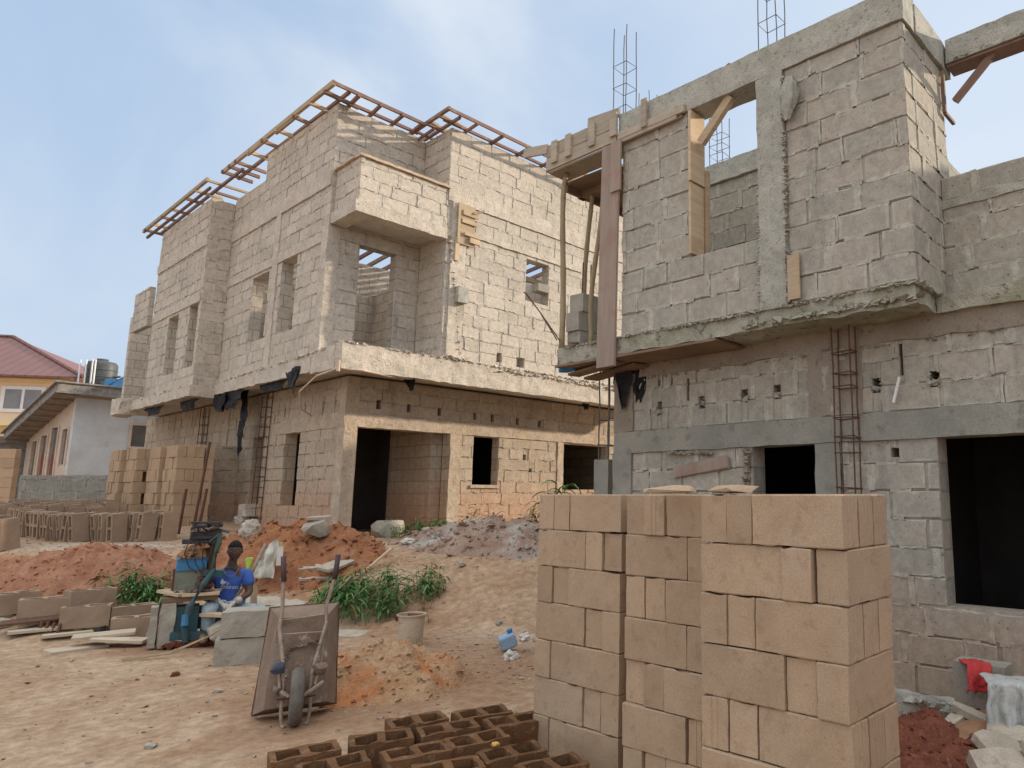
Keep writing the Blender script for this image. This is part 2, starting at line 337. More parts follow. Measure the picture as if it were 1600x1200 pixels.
def leaf_mat(name, a, b, c):
    t = NT(name); tn = t.attr('tone')
    col = t.mix(tn, a, b); col = t.mix(t.math('GREATER_THAN', tn, .86), col, (.20, .19, .06)); col = t.mix(t.math('MULTIPLY', t.ramp(t.noise(5), .5, .7), .5), col, c)
    m = t.done(col, .55, None, spec=.35)
    t.b.inputs['Subsurface Weight'].default_value = 0
    return m
M['leaf'] = leaf_mat('green_leaf', (.045,.13,.032), (.10,.24,.06), (.09,.17,.035))
M['dry'] = leaf_mat('dry_leaf', (.19,.12,.04), (.25,.17,.06), (.10,.085,.03))
def roof_mat():
    t = NT('red_ribbed_sheet'); o = t.obj(); w = t.n('ShaderNodeTexWave', wave_type='BANDS', bands_direction='X', wave_profile='SAW')
    t.set(w.inputs['Vector'], o); w.inputs['Scale'].default_value = .55
    col = t.mix(t.ramp(w.outputs['Fac'], .78, .98), t.mix(t.noise(1.2), (.165,.075,.065), (.215,.10,.085)), (.13,.04,.04))
    return t.done(col, .55, w.outputs['Fac'], .4, .05, .4)
M['roof'] = roof_mat()
# ---------------------------------------------------------------- block walls
def sub(rects, h):
    out = []
    for a in rects:
        if h[0] >= a[1] or h[1] <= a[0] or h[2] >= a[3] or h[3] <= a[2]: out.append(a); continue
        if h[0] > a[0]: out.append((a[0], h[0], a[2], a[3]))
        if h[1] < a[1]: out.append((h[1], a[1], a[2], a[3]))
        m0 = max(a[0], h[0]); m1 = min(a[1], h[1])
        if h[2] > a[2]: out.append((m0, m1, a[2], h[2]))
        if h[3] < a[3]: out.append((m0, m1, h[3], a[3]))
    return out
class Wall:
    """one leaf of blockwork in the plane axis=c, facing s; u runs along the wall"""
    def __init__(s, mb, axis, c, sgn, thick=.225, cham=.007, jit=.0055, fill=.55): s.mb, s.axis, s.c, s.s, s.th, s.ch, s.jit, s.fill = mb, axis, c, sgn, thick, cham, jit, fill
    def P(s, u, z, d): return (s.c+s.s*d, u, z) if s.axis == 'x' else (u, s.c+s.s*d, z)
    def body(s, rect, holes=()):
        cells = [rect]
        for h in holes: cells = sub(cells, h)
        for (a, b, z0, z1) in cells:
            f, k = -.013*s.s, -s.th*s.s
            lo, hi = sorted((s.c+f, s.c+k))
            if s.axis == 'x': s.mb.box(lo, hi, a, b, z0, z1)
            else: s.mb.box(a, b, lo, hi, z0, z1)
    def piece(s, r, full, tone, pd, cut, ch):
        a, b, z0, z1 = r; L0, L1, Z0, Z1 = full; j = s.jit
        nu = max(1, min(5, int((b-a)/.09))); nz_ = 2 if z1-z0 > .12 else 1
        pts = [(a+(b-a)*i/nu, z0) for i in range(nu)]+[(b, z0+(z1-z0)*i/nz_) for i in range(nz_)]+[(b-(b-a)*i/nu, z1) for i in range(nu)]+[(a, z1-(z1-z0)*i/nz_) for i in range(nz_)]
        e = 1e-6; fixed = [(cut and True) for _ in pts]; n = len(pts); out = []; inn = []; ob = []
        for u, z in pts:
            du = random.uniform(-j, j); dz = random.uniform(-j, j)
            if cut:
                du *= .25; dz *= .25
            su = 1 if u <= a+e else (-1 if u >= b-e else 0); sz = 1 if z <= z0+e else (-1 if z >= z1-e else 0)
            out.append(s.P(u+du, z+dz, pd-ch)); inn.append(s.P(u+du+su*ch*random.uniform(.7, 1.7), z+dz+sz*ch*random.uniform(.7, 1.7), pd+random.uniform(-.002, .002))); ob.append(s.P(u+du, z+dz, -.03))
        uv = [((u-L0)/(L1-L0), (z-Z0)/(Z1-Z0)) for u, z in pts]
        o = [s.mb.vert(q) for q in out]; i = [s.mb.vert(q) for q in inn]; k = [s.mb.vert(q) for q in ob]
        s.mb.face(i, tone, uv)
        for q in range(n):
            w = (q+1) % n
            s.mb.face((o[q], o[w], i[w], i[q]), tone, [uv[q], uv[w], uv[w], uv[q]]); s.mb.face((k[q], k[w], o[w], o[q]), tone, [uv[q], uv[w], uv[w], uv[q]])
    def bricks(s, rect, holes=(), z0=None, pitch=.232, L=.455, gap=.016, vg=.024, seed=0, tone=(0, 1), heads=.18, drop=0.0):
        rnd = random.Random(seed); u0, u1, za, zb_ = rect; z = za if z0 is None else z0; k = 0
        while z < zb_-.03:
            u = u0-rnd.uniform(0, .3)-(.23 if k % 2 else 0)
            while u < u1:
                l = L if rnd.random() > heads else rnd.choice((.225, .3, .38))
                if rnd.random() < drop: u += l+vg; continue
                full = (u, u+l, z, min(z+pitch-gap, zb_))
                dz = rnd.uniform(-.004, .004)
                r = (max(u, u0), min(u+l, u1), max(z+dz, za), min(z+pitch-gap+dz, zb_))
                if r[1]-r[0] > .03 and r[3]-r[2] > .03:
                    ps = [r]
                    for h in holes: ps = sub(ps, h)
                    tn = rnd.uniform(*tone); pd = rnd.uniform(-.005, .006)
                    for p in ps:
                        if p[1]-p[0] > .03 and p[3]-p[2] > .03: s.piece(p, full, tn, pd, p != r, s.ch)
                # squeezed mortar in the upright joint
                if rnd.random() < .8:
                    w = rnd.uniform(.02, .075); c0 = u+l+vg/2
                    q = (c0-w/2, c0+w/2, z-.004, z+pitch-gap*.6)
                    q = (max(q[0], u0), min(q[1], u1), max(q[2], za), min(q[3], zb_))
                    if q[1]-q[0] > .01 and q[3]-q[2] > .05:
                        ps = [q]
                        for h in holes: ps = sub(ps, h)
                        if ps == [q]: s.strip(q, rnd)
                # bed joint filled here and there, open elsewhere
                x = u
                while x < u+l:
                    wl = rnd.uniform(.06, .26)
                    if rnd.random() < s.fill:
                        q = (max(x, u0), min(x+wl, u+l, u1), z-gap-.004, z+.006)
                        if q[1]-q[0] > .03 and q[2] > za:
                            ps = [q]
                            for h in holes: ps = sub(ps, h)
                            if ps == [q]: s.strip(q, rnd, True)
                    x += wl
                u += l+vg
            z += pitch; k += 1
    def strip(s, q, rnd, flat=False):
        a, b, z0, z1 = q; d = rnd.uniform(-.002, .006) if flat else rnd.uniform(.001, .010); n = 4; Lf = []; Rt = []
        for i in range(n+1):
            f = i/n
            if flat: Lf.append((a+(b-a)*f, z1+rnd.uniform(-.006, .012))); Rt.append((a+(b-a)*f, z0+rnd.uniform(-.010, .006)))
            else: Lf.append((a+rnd.uniform(-.008, .01), z0+(z1-z0)*f)); Rt.append((b+rnd.uniform(-.01, .008), z0+(z1-z0)*f))
        fl = [s.mb.vert(s.P(u, z, d+rnd.uniform(-.003, .004))) for u, z in Lf]; fr = [s.mb.vert(s.P(u, z, d+rnd.uniform(-.003, .004))) for u, z in Rt]
        bl = [s.mb.vert(s.P(u, z, -.014)) for u, z in Lf]; b2 = [s.mb.vert(s.P(u, z, -.014)) for u, z in Rt]
        for i in range(n):
            s.mb.face((fl[i], fr[i], fr[i+1], fl[i+1]), -2); s.mb.face((bl[i], fl[i], fl[i+1], bl[i+1]), -2); s.mb.face((fr[i], b2[i], b2[i+1], fr[i+1]), -2)
def cage(mb, c, w, z0, z1, st, r=.008, hook=0, rect=None, lean=(0, 0), n=6, extra=0.0, seed=1):
    rnd = random.Random(seed); wx, wy = (w, w) if rect is None else rect
    for i, (a, b) in enumerate(((-1,-1),(1,-1),(1,1),(-1,1))):
        top = z1+(rnd.uniform(0, extra)); pts = []
        for k in range(7):
            f = k/6; z = z0+(top-z0)*f
            pts.append((c[0]+a*wx/2+lean[0]*f+rnd.uniform(-1,1)*r*.6, c[1]+b*wy/2+lean[1]*f+rnd.uniform(-1,1)*r*.6, z))
        mb.tube(pts, r, n)
    for z in st:
        f = (z-z0)/(z1-z0); cx, cy = c[0]+lean[0]*f, c[1]+lean[1]*f
        q = [(cx+a*(wx/2+r), cy+b*(wy/2+r), z+rnd.uniform(-.012, .012)) for a, b in ((-1,-1),(1,-1),(1,1),(-1,1))]
        mb.tube(q+[q[0], (q[0][0]+.03, q[0][1]+.01, q[0][2]+.01)], r*.7, 5)
def crumble(mb, pts, n, r, seed, tone=-1, sq=1.0):          # lumps of spilt concrete along a line
    rnd = random.Random(seed)
    for _ in range(n):
        i = rnd.randrange(len(pts)-1); f = rnd.random(); a = Vector(pts[i]); b = Vector(pts[i+1]); p = a+(b-a)*f
        rr = r*rnd.uniform(.3, 1); cs = [p+Vector((rnd.uniform(-1,1)*rr*1.7, rnd.uniform(-1,1)*rr*1.7, rnd.uniform(-1,1)*rr*sq)) for _ in range(7)]
        hull(mb, cs, tone)
def hull(mb, pts, tone=-1, mi=0):
    bm = bmesh.new()
    for p in pts: bm.verts.new(p)
    g = bmesh.ops.convex_hull(bm, input=bm.verts)
    bm.verts.index_update(); bm.faces.ensure_lookup_table()
    used = {}
    for f in bm.faces:
        ids = []
        for v in f.verts:
            if v.index not in used: used[v.index] = mb.vert(v.co)
            ids.append(used[v.index])
        mb.face(ids, tone, None, mi)
    bm.free()
def sheetmesh(mb, fn, nu, nv, tone=.5, mi=0):
    g = [[mb.vert(fn(i/nu, j/nv)) for j in range(nv+1)] for i in range(nu+1)]
    for i in range(nu):
        for j in range(nv): mb.face((g[i][j], g[i+1][j], g[i+1][j+1], g[i][j+1]), tone, None, mi)

# ================================================================ the pale house shell (behind)
random.seed(11)
HA = thing('unfinished_house', (5.79, 12.1, .8), 'pale two-storey sandcrete house shell with timber roof edging and sunlit front', 'house')
def partA(mb, name, mat, **k): return mb.build(name, mat, HA, world=True, **k)
def pieces(part, name, mat, fns, **k):
    for f in fns:
        mb = MB(); f(mb); part(mb, name, mat, **k)
# --- ground storey
mb = MB()
w = Wall(mb, 'y', 12.1, -1)
vent = [(6.33, 6.42, 3.12, 3.29), (6.93, 7.01, 3.12, 3.27), (7.57, 7.65, 3.11, 3.26), (8.38, 8.45, 3.10, 3.24), (8.8, 8.88, 3.09, 3.24), (9.45, 9.53, 3.08, 3.22), (10.05, 10.13, 3.08, 3.21),
        (9.66, 9.74, 2.33, 2.45), (9.83, 9.9, 2.08, 2.16)]
door = (5.99, 7.85, .3, 2.78); w1 = (8.41, 9.02, 1.80, 2.77); w2 = (10.78, 12.2, 1.72, 2.75)
fr = (5.805, 13.0, .5, 3.66)
w.body(fr, [door, w1, w2]+vent)
w.bricks((6.0, 13, .72, 2.78), [door, w1, w2, (7.85, 8.12, .5, 2.78)]+vent, seed=1)
w.bricks((6.0, 13, 3.02, 3.64), vent, seed=2)
w = Wall(mb, 'x', 5.79, -1, cham=.005, jit=.004, fill=.85)
wa = (13.85, 14.5, 1.4, 2.77); wb = (15.58, 16.05, 1.4, 2.77); wc = (17.9, 18.5, 2.52, 2.70)
slits = [(12.5, 12.54, 3.12, 3.36), (12.95, 12.99, 3.1, 3.36), (13.7, 13.75, 3.12, 3.3), (14.6, 14.65, 3.1, 3.3), (15.05, 15.1, 3.0, 3.2)]
lf = (12.1, 23.5, .5, 3.66)
w.body(lf, [wa, wb, wc]+slits)
w.bricks((12.3, 23.5, .72, 2.77), [wa, wb, wc]+slits, seed=3)
w.bricks((12.3, 23.5, 3.02, 3.64), slits, seed=4)
w.bricks((14.75, 23.5, 2.77, 3.02), slits, seed=5, pitch=.24)
# back walls and partitions that make the rooms dark
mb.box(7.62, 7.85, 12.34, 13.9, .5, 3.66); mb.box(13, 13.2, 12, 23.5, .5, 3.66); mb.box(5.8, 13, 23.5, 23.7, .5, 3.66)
# grey stub wall standing out under the bay
w = Wall(mb, 'y', 16.75, -1); w.body((5.05, 5.79, .5, 2.62)); w.bricks((5.05, 5.79, .72, 2.62), seed=6, L=.455, heads=0, tone=(.0, .5))
w = Wall(mb, 'x', 5.05, -1, .2); w.bricks((16.8, 17.2, .72, 2.62), seed=7, heads=0)
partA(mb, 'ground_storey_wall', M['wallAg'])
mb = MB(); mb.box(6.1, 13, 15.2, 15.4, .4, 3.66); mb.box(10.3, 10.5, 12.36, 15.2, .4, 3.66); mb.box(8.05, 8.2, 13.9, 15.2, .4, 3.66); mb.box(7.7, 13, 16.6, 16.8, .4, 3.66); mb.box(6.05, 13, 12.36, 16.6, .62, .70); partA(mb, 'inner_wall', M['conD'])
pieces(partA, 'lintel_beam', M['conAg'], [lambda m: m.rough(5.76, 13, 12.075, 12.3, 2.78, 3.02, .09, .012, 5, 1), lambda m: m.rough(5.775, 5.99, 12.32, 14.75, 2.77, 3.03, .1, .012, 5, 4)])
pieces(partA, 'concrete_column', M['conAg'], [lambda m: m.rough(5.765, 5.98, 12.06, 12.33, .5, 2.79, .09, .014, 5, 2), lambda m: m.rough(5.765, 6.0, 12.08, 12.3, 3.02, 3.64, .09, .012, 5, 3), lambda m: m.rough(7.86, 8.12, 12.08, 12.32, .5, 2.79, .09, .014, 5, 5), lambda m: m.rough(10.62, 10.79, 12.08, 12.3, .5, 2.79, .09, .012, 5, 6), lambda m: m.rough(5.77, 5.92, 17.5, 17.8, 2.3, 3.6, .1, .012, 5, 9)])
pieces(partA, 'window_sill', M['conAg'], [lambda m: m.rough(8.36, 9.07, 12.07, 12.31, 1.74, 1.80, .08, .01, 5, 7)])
# --- first-floor slab
mb = MB()
mb.rough(5.25, 13, 11.32, 23, 3.70, 4.0, .25, .012, 3, 1)
mb.rough(5.235, 13, 11.24, 11.46, 3.62, 4.06, .085, .016, 6, 2)
mb.rough(5.235, 5.42, 11.46, 12.35, 3.64, 4.03, .085, .016, 6, 3)
mb.rough(5.225, 5.40, 12.35, 16.95, 3.68, 3.93, .09, .016, 6, 4)
mb.rough(4.78, 5.3, 16.86, 21.6, 3.62, 3.86, .1, .018, 6, 5)
mb.rough(4.55, 4.9, 21.0, 21.75, 3.52, 3.93, .1, .03, 6, 6)
crumble(mb, [(5.25, 11.25, 4.06), (9, 11.24, 4.07), (12, 11.24, 4.07)], 190, .035, 5)
crumble(mb, [(8.3, 11.25, 4.02), (12, 11.25, 3.98)], 160, .05, 6)
crumble(mb, [(5.24, 11.4, 4.02), (5.23, 16.9, 3.92)], 110, .03, 7)
crumble(mb, [(4.8, 16.9, 3.85), (4.8, 21.5, 3.85)], 80, .035, 8)
crumble(mb, [(7.1, 11.28, 4.1), (7.7, 11.28, 4.12)], 40, .06, 9)
partA(mb, 'floor_slab', M['conA'])
# --- upper storey
mb = MB()
wA = (13.4, 14.1, 4.60, 6.03); wB = (14.68, 15.5, 4.62, 5.97)
w = Wall(mb, 'x', 5.3, -1, cham=.005, jit=.004, fill=.85)
w.body((12.2, 15.3, 4.0, 8.62), [wA]+[(14.68, 15.3, 4.62, 5.97)]); w.body((15.3, 16.9, 3.9, 8.06), [(15.3, 15.5, 4.62, 5.97)])
w.bricks((12.2, 15.3, 3.95, 7.05), [wA, wB], seed=21); w.bricks((15.3, 16.9, 3.95, 7.05), [wA, wB], seed=22)
w.bricks((12.2, 15.3, 7.33, 8.6), seed=23); w.bricks((15.3, 16.9, 7.33, 8.05), seed=24)
mb.box(5.52, 5.54, 12.43, 12.45, 4, 4.1)
b1 = (18.3, 19.0, 4.26, 5.60); b2 = (17.0, 17.6, 4.28, 5.66)
w = Wall(mb, 'x', 4.84, -1, cham=.005, jit=.004, fill=.85)
w.body((16.9, 20.25, 3.84, 7.97), [b1, b2]); w.bricks((16.9, 20.25, 3.86, 7.95), [b1, b2], seed=25)
w = Wall(mb, 'y', 16.9, -1); w.body((4.86, 5.6, 3.84, 7.93)); w.bricks((4.84, 5.3, 3.86, 7.95), seed=26, heads=.5)
w = Wall(mb, 'x', 4.72, -1, .12); w.body((20.3, 21.5, 5.62, 6.6)); w.bricks((20.3, 21.5, 5.62, 6.6), seed=30)
# recessed wall over and behind the corner balcony
dr = (5.88, 6.59, 4.0, 6.10)
w = Wall(mb, 'y', 12.2, -1)
w.body((5.33, 7.32, 3.98, 8.55), [dr]); w.bricks((5.3, 7.06, 4.02, 8.6), [dr], seed=27)
# front bay with its returns
uw = (8.95, 9.55, 5.56, 6.45); s1 = (8.30, 8.42, 4.17, 4.36); s2 = (8.78, 8.98, 4.14, 4.34)
w = Wall(mb, 'y', 11.3, -1, fill=.82, jit=.0035, cham=.005)
w.body((7.075, 13, 4.0, 8.58), [uw, s1, s2])
w.bricks((7.06, 13, 4.08, 7.10), [uw, s1, s2, (7.12, 7.5, 4.0, 7.1)], seed=28); w.bricks((7.06, 13, 7.42, 8.57), seed=29)
w = Wall(mb, 'x', 7.06, -1)
w.body((11.3, 12.2, 4.0, 8.57)); w.bricks((11.3, 12.2, 4.05, 8.56), seed=31)
# balcony canopy upstands
w = Wall(mb, 'y', 11.3, -1, .15); w.body((5.37, 7.06, 6.5, 7.32)); w.bricks((5.36, 7.06, 6.53, 7.32), seed=32, tone=(.3, 1))
w = Wall(mb, 'x', 5.36, -1, .15); w.body((11.31, 12.2, 6.5, 7.32)); w.bricks((11.3, 12.2, 6.53, 7.32), seed=33)
# inner walls seen through the openings, far sides, unseen back wall lengthened to shade the bungalow
mb.box(5.52, 13, 16.9, 17.1, 4.0, 7.35); mb.box(8.6, 8.8, 12.43, 16.9, 4.0, 6.6); mb.box(13, 13.2, 11.4, 23, 4.0, 8.0); mb.box(5.0, 20, 22.8, 23, 3.9, 6.3); mb.box(13.2, 20, 22.8, 23, 6.3, 7.9)
mb.box(6.6, 6.8, 17.1, 22.8, 4.0, 7.3)
partA(mb, 'upper_storey_wall', M['wallA'])
def rcol(m):
    m.rough(7.15, 7.47, 11.262, 11.5, 4.02, 7.1, .085, .018, 6, 12); crumble(m, [(7.45, 11.27, 4.1), (7.3, 11.27, 5.2), (7.1, 11.27, 6.4)], 60, .035, 4)
def rband(m):
    m.rough(7.5, 10.5, 11.272, 11.4, 6.52, 6.64, .085, .016, 6, 13)
pieces(partA, 'concrete_column', M['conA'], [rcol, lambda m: m.rough(5.275, 5.5, 14.28, 14.5, 3.95, 7.05, .1, .012, 5, 16), lambda m: m.rough(5.28, 5.5, 12.185, 12.42, 4.0, 6.3, .08, .013, 6, 17)])
pieces(partA, 'ring_beam', M['conA'], [lambda m: m.rough(7.055, 13, 11.275, 11.5, 7.10, 7.42, .09, .012, 5, 11), lambda m: m.rough(5.27, 5.5, 12.22, 15.3, 7.05, 7.33, .1, .012, 5, 14), lambda m: m.rough(5.275, 5.45, 15.3, 16.88, 7.05, 7.33, .1, .012, 5, 15), lambda m: m.rough(4.815, 5.0, 16.9, 20.25, 6.9, 7.1, .1, .014, 6, 20)])
pieces(partA, 'lintel_beam', M['conA'], [rband, lambda m: m.rough(5.28, 5.5, 12.42, 16.85, 6.03, 6.2, .1, .010, 6, 18), lambda m: m.rough(4.815, 5.0, 16.95, 20.25, 5.66, 5.85, .1, .012, 6, 19)])
mb = MB()                                               # canopy over the balcony
mb.rough(5.30, 7.06, 11.26, 11.55, 6.32, 6.53, .09, .012, 6, 21)
mb.rough(5.31, 5.6, 11.55, 12.19, 6.32, 6.52, .09, .012, 6, 22)
mb.rough(5.6, 7.05, 11.55, 12.19, 6.40, 6.53, .2, .008, 4, 23)
partA(mb, 'balcony_canopy', M['conA'])
mb = MB()
mb.rough(5.33, 7.09, 11.25, 11.48, 7.325, 7.37, .07, .012, 7, 24); mb.rough(5.31, 5.53, 11.48, 12.19, 7.325, 7.37, .07, .012, 7, 25)
partA(mb, 'parapet_coping', M['cap'])
# --- timber roof edging, each frame a part
def rails(name, segs, mat):
    mb = MB()
    for a, b, wd, hh, mi in segs: mb.obox(a, b, wd, hh, tone=random.random(), wob=.004, mi=mi)
    partA(mb, name, mat)
RW = [M['woodR'], M['woodN']]  # roof edging: sunlit rails coloured tan, shaded rails red-brown
z = 8.69
seg = [((5.0, 11.74, z), (5.03, 17.05, z-.03), .05, .09, 1), ((5.30, 11.8, z-.02), (5.36, 17.1, z-.05), .05, .06, 0), ((4.98, 11.76, z), (6.78, 11.8, z), .05, .06, 0), ((5.0, 12.16, z-.01), (6.86, 12.18, z-.02), .05, .05, 0)]
for k, y in enumerate((12.05, 12.62, 13.35, 14.1, 14.8, 15.5, 16.2, 16.55, 16.95)): seg.append(((4.97, y, z-.06), (5.62, y+.05, z-.07), .05, .07, 1 if k in (1, 3, 5) else 0))
for x in (5.45, 5.86, 6.3, 6.7): seg.append(((x, 11.74, z-.03), (x+.05, 12.32, z-.05), .05, .05, 0))
for x, y in ((5.02, 14.6), (5.02, 13.2)): seg.append(((x, y, z-.05), (x, y+1.0, z-.07), .045, .09, 1))
rails('roof_edge_frame', seg, RW)
z = 8.14
seg = [((4.58, 16.4, z), (4.6, 20.95, z-.03), .05, .08, 1), ((4.86, 15.3, z-.01), (4.9, 20.75, z-.06), .05, .06, 0), ((4.7, 16.6, z-.09), (4.72, 21.1, z-.12), .04, .05, 0), ((4.56, 16.46, z), (5.75, 16.52, z), .05, .05, 1), ((4.9, 16.9, z-.04), (6.0, 16.95, z-.04), .05, .05, 0)]
for k, y in enumerate((17.1, 17.75, 18.7, 19.4, 20.1, 20.7)): seg.append(((4.56, y, z-.05), (5.1, y+.04, z-.06), .05, .06, 1 if k in (0, 4) else 0))
rails('roof_edge_frame', seg, RW)
z = 8.66
seg = [((6.72, 10.86, z), (6.76, 12.45, z-.02), .05, .06, 0), ((6.74, 10.9, z), (13, 10.94, z-.02), .05, .06, 0), ((6.86, 11.28, z-.02), (13, 11.28, z-.03), .05, .05, 0), ((7.0, 10.95, z-.03), (7.04, 12.5, z-.05), .05, .05, 0), ((6.86, 11.6, z-.1), (6.9, 12.5, z-.11), .04, .05, 0),
       ((6.8, 11.6, z+.01), (7.2, 11.66, z), .05, .05, 1), ((6.8, 11.25, z+.01), (7.35, 11.3, z), .06, .06, 1)]
for x in (7.35, 7.95, 8.6, 9.25, 9.9, 10.6, 11.3, 12): seg.append(((x, 10.88, z-.03), (x+.03, 11.45, z-.05), .05, .05, 0))
for k, y in enumerate((11.2, 11.62, 12.05)): seg.append(((6.7, y, z-.04), (7.2, y+.02, z-.05), .05, .05, 0))
rails('roof_edge_frame', seg, RW)
seg = []
for x in [5.75+.42*i for i in range(17)]: seg.append(((x, 12.5, 7.95), (x+.15, 22.6, 7.25), .05, .10, 0))
for k, y in enumerate((13.6, 15.2, 17.6, 19.6)): seg.append(((5.55, y, 7.72-.07*(y-13.6)), (12.9, y+.2, 7.72-.07*(y-13.6)), .08, .14, 1))
rails('roof_rafters', seg, RW)
# --- small fittings
mb = MB(); cage(mb, (5.72, 15.42), .17, .75, 3.66, [.95+.2*i for i in range(14)], .008, rect=(.10, .24), lean=(0, -.08), seed=3); partA(mb, 'rebar_cage', M['rust'])
mb = MB(); cage(mb, (5.72, 18.9), .17, 2.2, 3.62, [2.4+.2*i for i in range(6)], .008, rect=(.10, .24), seed=4); partA(mb, 'rebar_cage', M['rust'])
mb = MB()
mb.rough(5.56, 5.79, 15.5, 15.85, 1.18, 1.42, .07, .02, 7, 3); mb.rough(5.55, 5.79, 15.66, 16.05, .92, 1.2, .07, .045, 7, 5); partA(mb, 'concrete_sill', M['conA'])
def rag(x, y, z, wy, h, seed, top=0.0):
    def f(u, v):
        p = Vector((x, y+wy*(u-.5)*(1-.5*v), z-h*v*(1-.4*abs(nz(u*4, seed))))); return p+noise.noise_vector(p*6+Vector((seed, 0, 0)))*.05
    mb = MB(); sheetmesh(mb, f, 6, 8); partA(mb, 'torn_polythene', M['blackP'])
rag(5.22, 13.0, 3.80, .6, .34, 1); rag(5.20, 12.85, 3.82, .35, .46, 2); rag(5.3, 14.0, 3.72, 1.5, .20, 9); rag(5.45, 15.75, 3.7, .4, 1.0, 3); rag(5.5, 15.95, 3.1, .3, .75, 13); rag(5.28, 16.1, 3.72, 1.5, .42, 4); rag(5.22, 16.5, 3.66, .7, .36, 14); rag(5.0, 17.6, 3.62, 1.2, .25, 5); rag(4.9, 19.6, 3.62, 1.4, .2, 6)
rag(6.6, 11.4, 3.66, .2, .22, 7)
for a in (6.6, 10.9):
    mb = MB(); sheetmesh(mb, lambda u, v, a=a: Vector((a+.25*(u-.5)*(1-.6*v), 11.5, 3.66-.2*v*(1-.5*abs(nz(u*5, a)))))+noise.noise_vector(Vector((u*4, v*4, a)))*.03, 6, 6); partA(mb, 'torn_polythene', M['blackP'])
mb = MB(); mb.tube([(5.2, 11.24, 3.74), (5.2, 11.24, 3.56)], .03, 8); mb.tube([(6.2, 11.3, 3.60), (5.6, 11.2, 3.62), (5.22, 11.3, 3.62), (5.16, 11.9, 3.55), (5.2, 12.6, 3.36), (5.45, 13.1, 3.12), (5.72, 13.25, 3.02)], .016, 6)
partA(mb, 'conduit_pipe', M['pvc'] if 0 else M['plastT'])
mb = MB()                                               # formwork offcuts left nailed on the column
for k, (a, b, c, d, e) in enumerate(((7.30, 7.62, 6.3, 7.1, .0), (7.24, 7.29, 6.3, 7.1, .02), (7.34, 7.68, 6.88, 6.98, .03), (7.32, 7.66, 6.72, 6.80, .035), (7.38, 7.70, 6.48, 6.54, .05), (7.5, 7.72, 6.36, 6.46, .05), (7.22, 7.3, 5.95, 6.4, .0))):
    mb.box(a, b, 11.262-e-.03, 11.262-e, c, d, tone=.4+.1*k)
mb.obox((7.56, 11.2, 6.95), (7.76, 11.15, 7.06), .05, .04, tone=.3)
partA(mb, 'formwork_offcut', M['woodN'])
mb = MB(); mb.rough(7.28, 7.5, 11.15, 11.26, 5.15, 5.45, .08, .015, 5, 3); partA(mb, 'column_stub_block', M['conB'])
mb = MB(); mb.rough(9.22, 9.52, 11.22, 11.45, 5.82, 5.98, .08, .006, 5, 3); mb.v = [(x, y, zz) for x, y, zz in mb.v]; partA(mb, 'loose_sill_block', M['blockG'])

# ================================================================ the grey house shell (right)
random.seed(12)
HB = thing('unfinished_house', (5.9, 5.73, 0), 'grey two-storey blockwork house shell with overhanging upper floor and mossy slab edge', 'house')
def partB(mb, name, mat, **k): return mb.build(name, mat, HB, world=True, **k)
mb = MB(); w = Wall(mb, 'x', 5.9, -1, cham=.006)
g1 = (3.15, 3.84, .72, 2.08); g2 = (.35, 2.03, .72, 2.07); g3 = (-3.5, -1.8, .72, 2.07)
# ventilation holes broken through the blocks
vents = [(5.02, 5.08, 2.47, 2.62), (4.42, 4.50, 2.50, 2.63), (3.88, 3.96, 2.52, 2.65), (3.50, 3.58, 2.52, 2.66), (2.49, 2.57, 2.49, 2.62), (1.98, 2.06, 2.49, 2.63), (2.36, 2.43, 1.92, 2.0), (5.05, 5.075, 2.80, 2.87), (4.86, 4.885, 2.80, 2.87), (4.63, 4.665, 2.6, 2.84), (2.285, 2.315, 2.62, 2.9)]
w.body((-12, 5.73, -.4, 3.12), [g1, g2]+vents)
w.bricks((-12, 5.45, .02, 2.07), [g1, g2, (2.9, 3.14, 0, 2.1)]+vents, z0=.02, seed=41, heads=.25)
w.bricks((-12, 5.45, 2.315, 2.93), vents, seed=42, heads=.3, pitch=.235)
mb.box(5.92, 16, 5.5, 5.72, -.3, 3.1); mb.box(6.1, 16, -12.2, -12, -.3, 3.1); mb.box(15.9, 16.1, -12, 6.9, -.3, 3.1)
partB(mb, 'ground_storey_wall', M['wallB'])
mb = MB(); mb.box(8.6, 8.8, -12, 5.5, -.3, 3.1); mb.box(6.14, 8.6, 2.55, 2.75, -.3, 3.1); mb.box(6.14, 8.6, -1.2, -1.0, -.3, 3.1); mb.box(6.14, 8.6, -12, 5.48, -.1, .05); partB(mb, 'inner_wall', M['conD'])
pieces(partB, 'lintel_beam', M['conG'], [lambda m: m.rough(5.875, 6.1, -12, 5.72, 2.07, 2.31, .11, .010, 5, 1)])
pieces(partB, 'concrete_column', M['conG'], [lambda m: m.rough(5.878, 6.1, 5.45, 5.745, -.3, 2.07, .09, .010, 5, 2), lambda m: m.rough(5.882, 6.1, 2.9, 3.15, -.3, 2.07, .09, .010, 5, 3)])
mb = MB()
mb.rough(5.885, 6.1, -12, 5.735, 2.92, 3.12, .075, .020, 6, 4); mb.rough(5.888, 6.08, 2.66, 3.2, 2.315, 2.93, .085, .012, 6, 5); mb.rough(5.888, 6.08, 5.44, 5.74, 2.31, 2.93, .085, .012, 6, 6)
crumble(mb, [(5.885, -4, 2.9), (5.885, 5.2, 2.9)], 120, .02, 31)
crumble(mb, [(5.87, 4.9, 2.05), (5.87, 4.3, 2.02)], 50, .03, 32); crumble(mb, [(5.87, 3.88, 2.05), (5.87, 3.9, 1.7)], 40, .035, 33)
partB(mb, 'rendered_beam', M['conT'])
mb = MB()                                               # rubble plugs left in the lower half of each broken hole, ragged rims
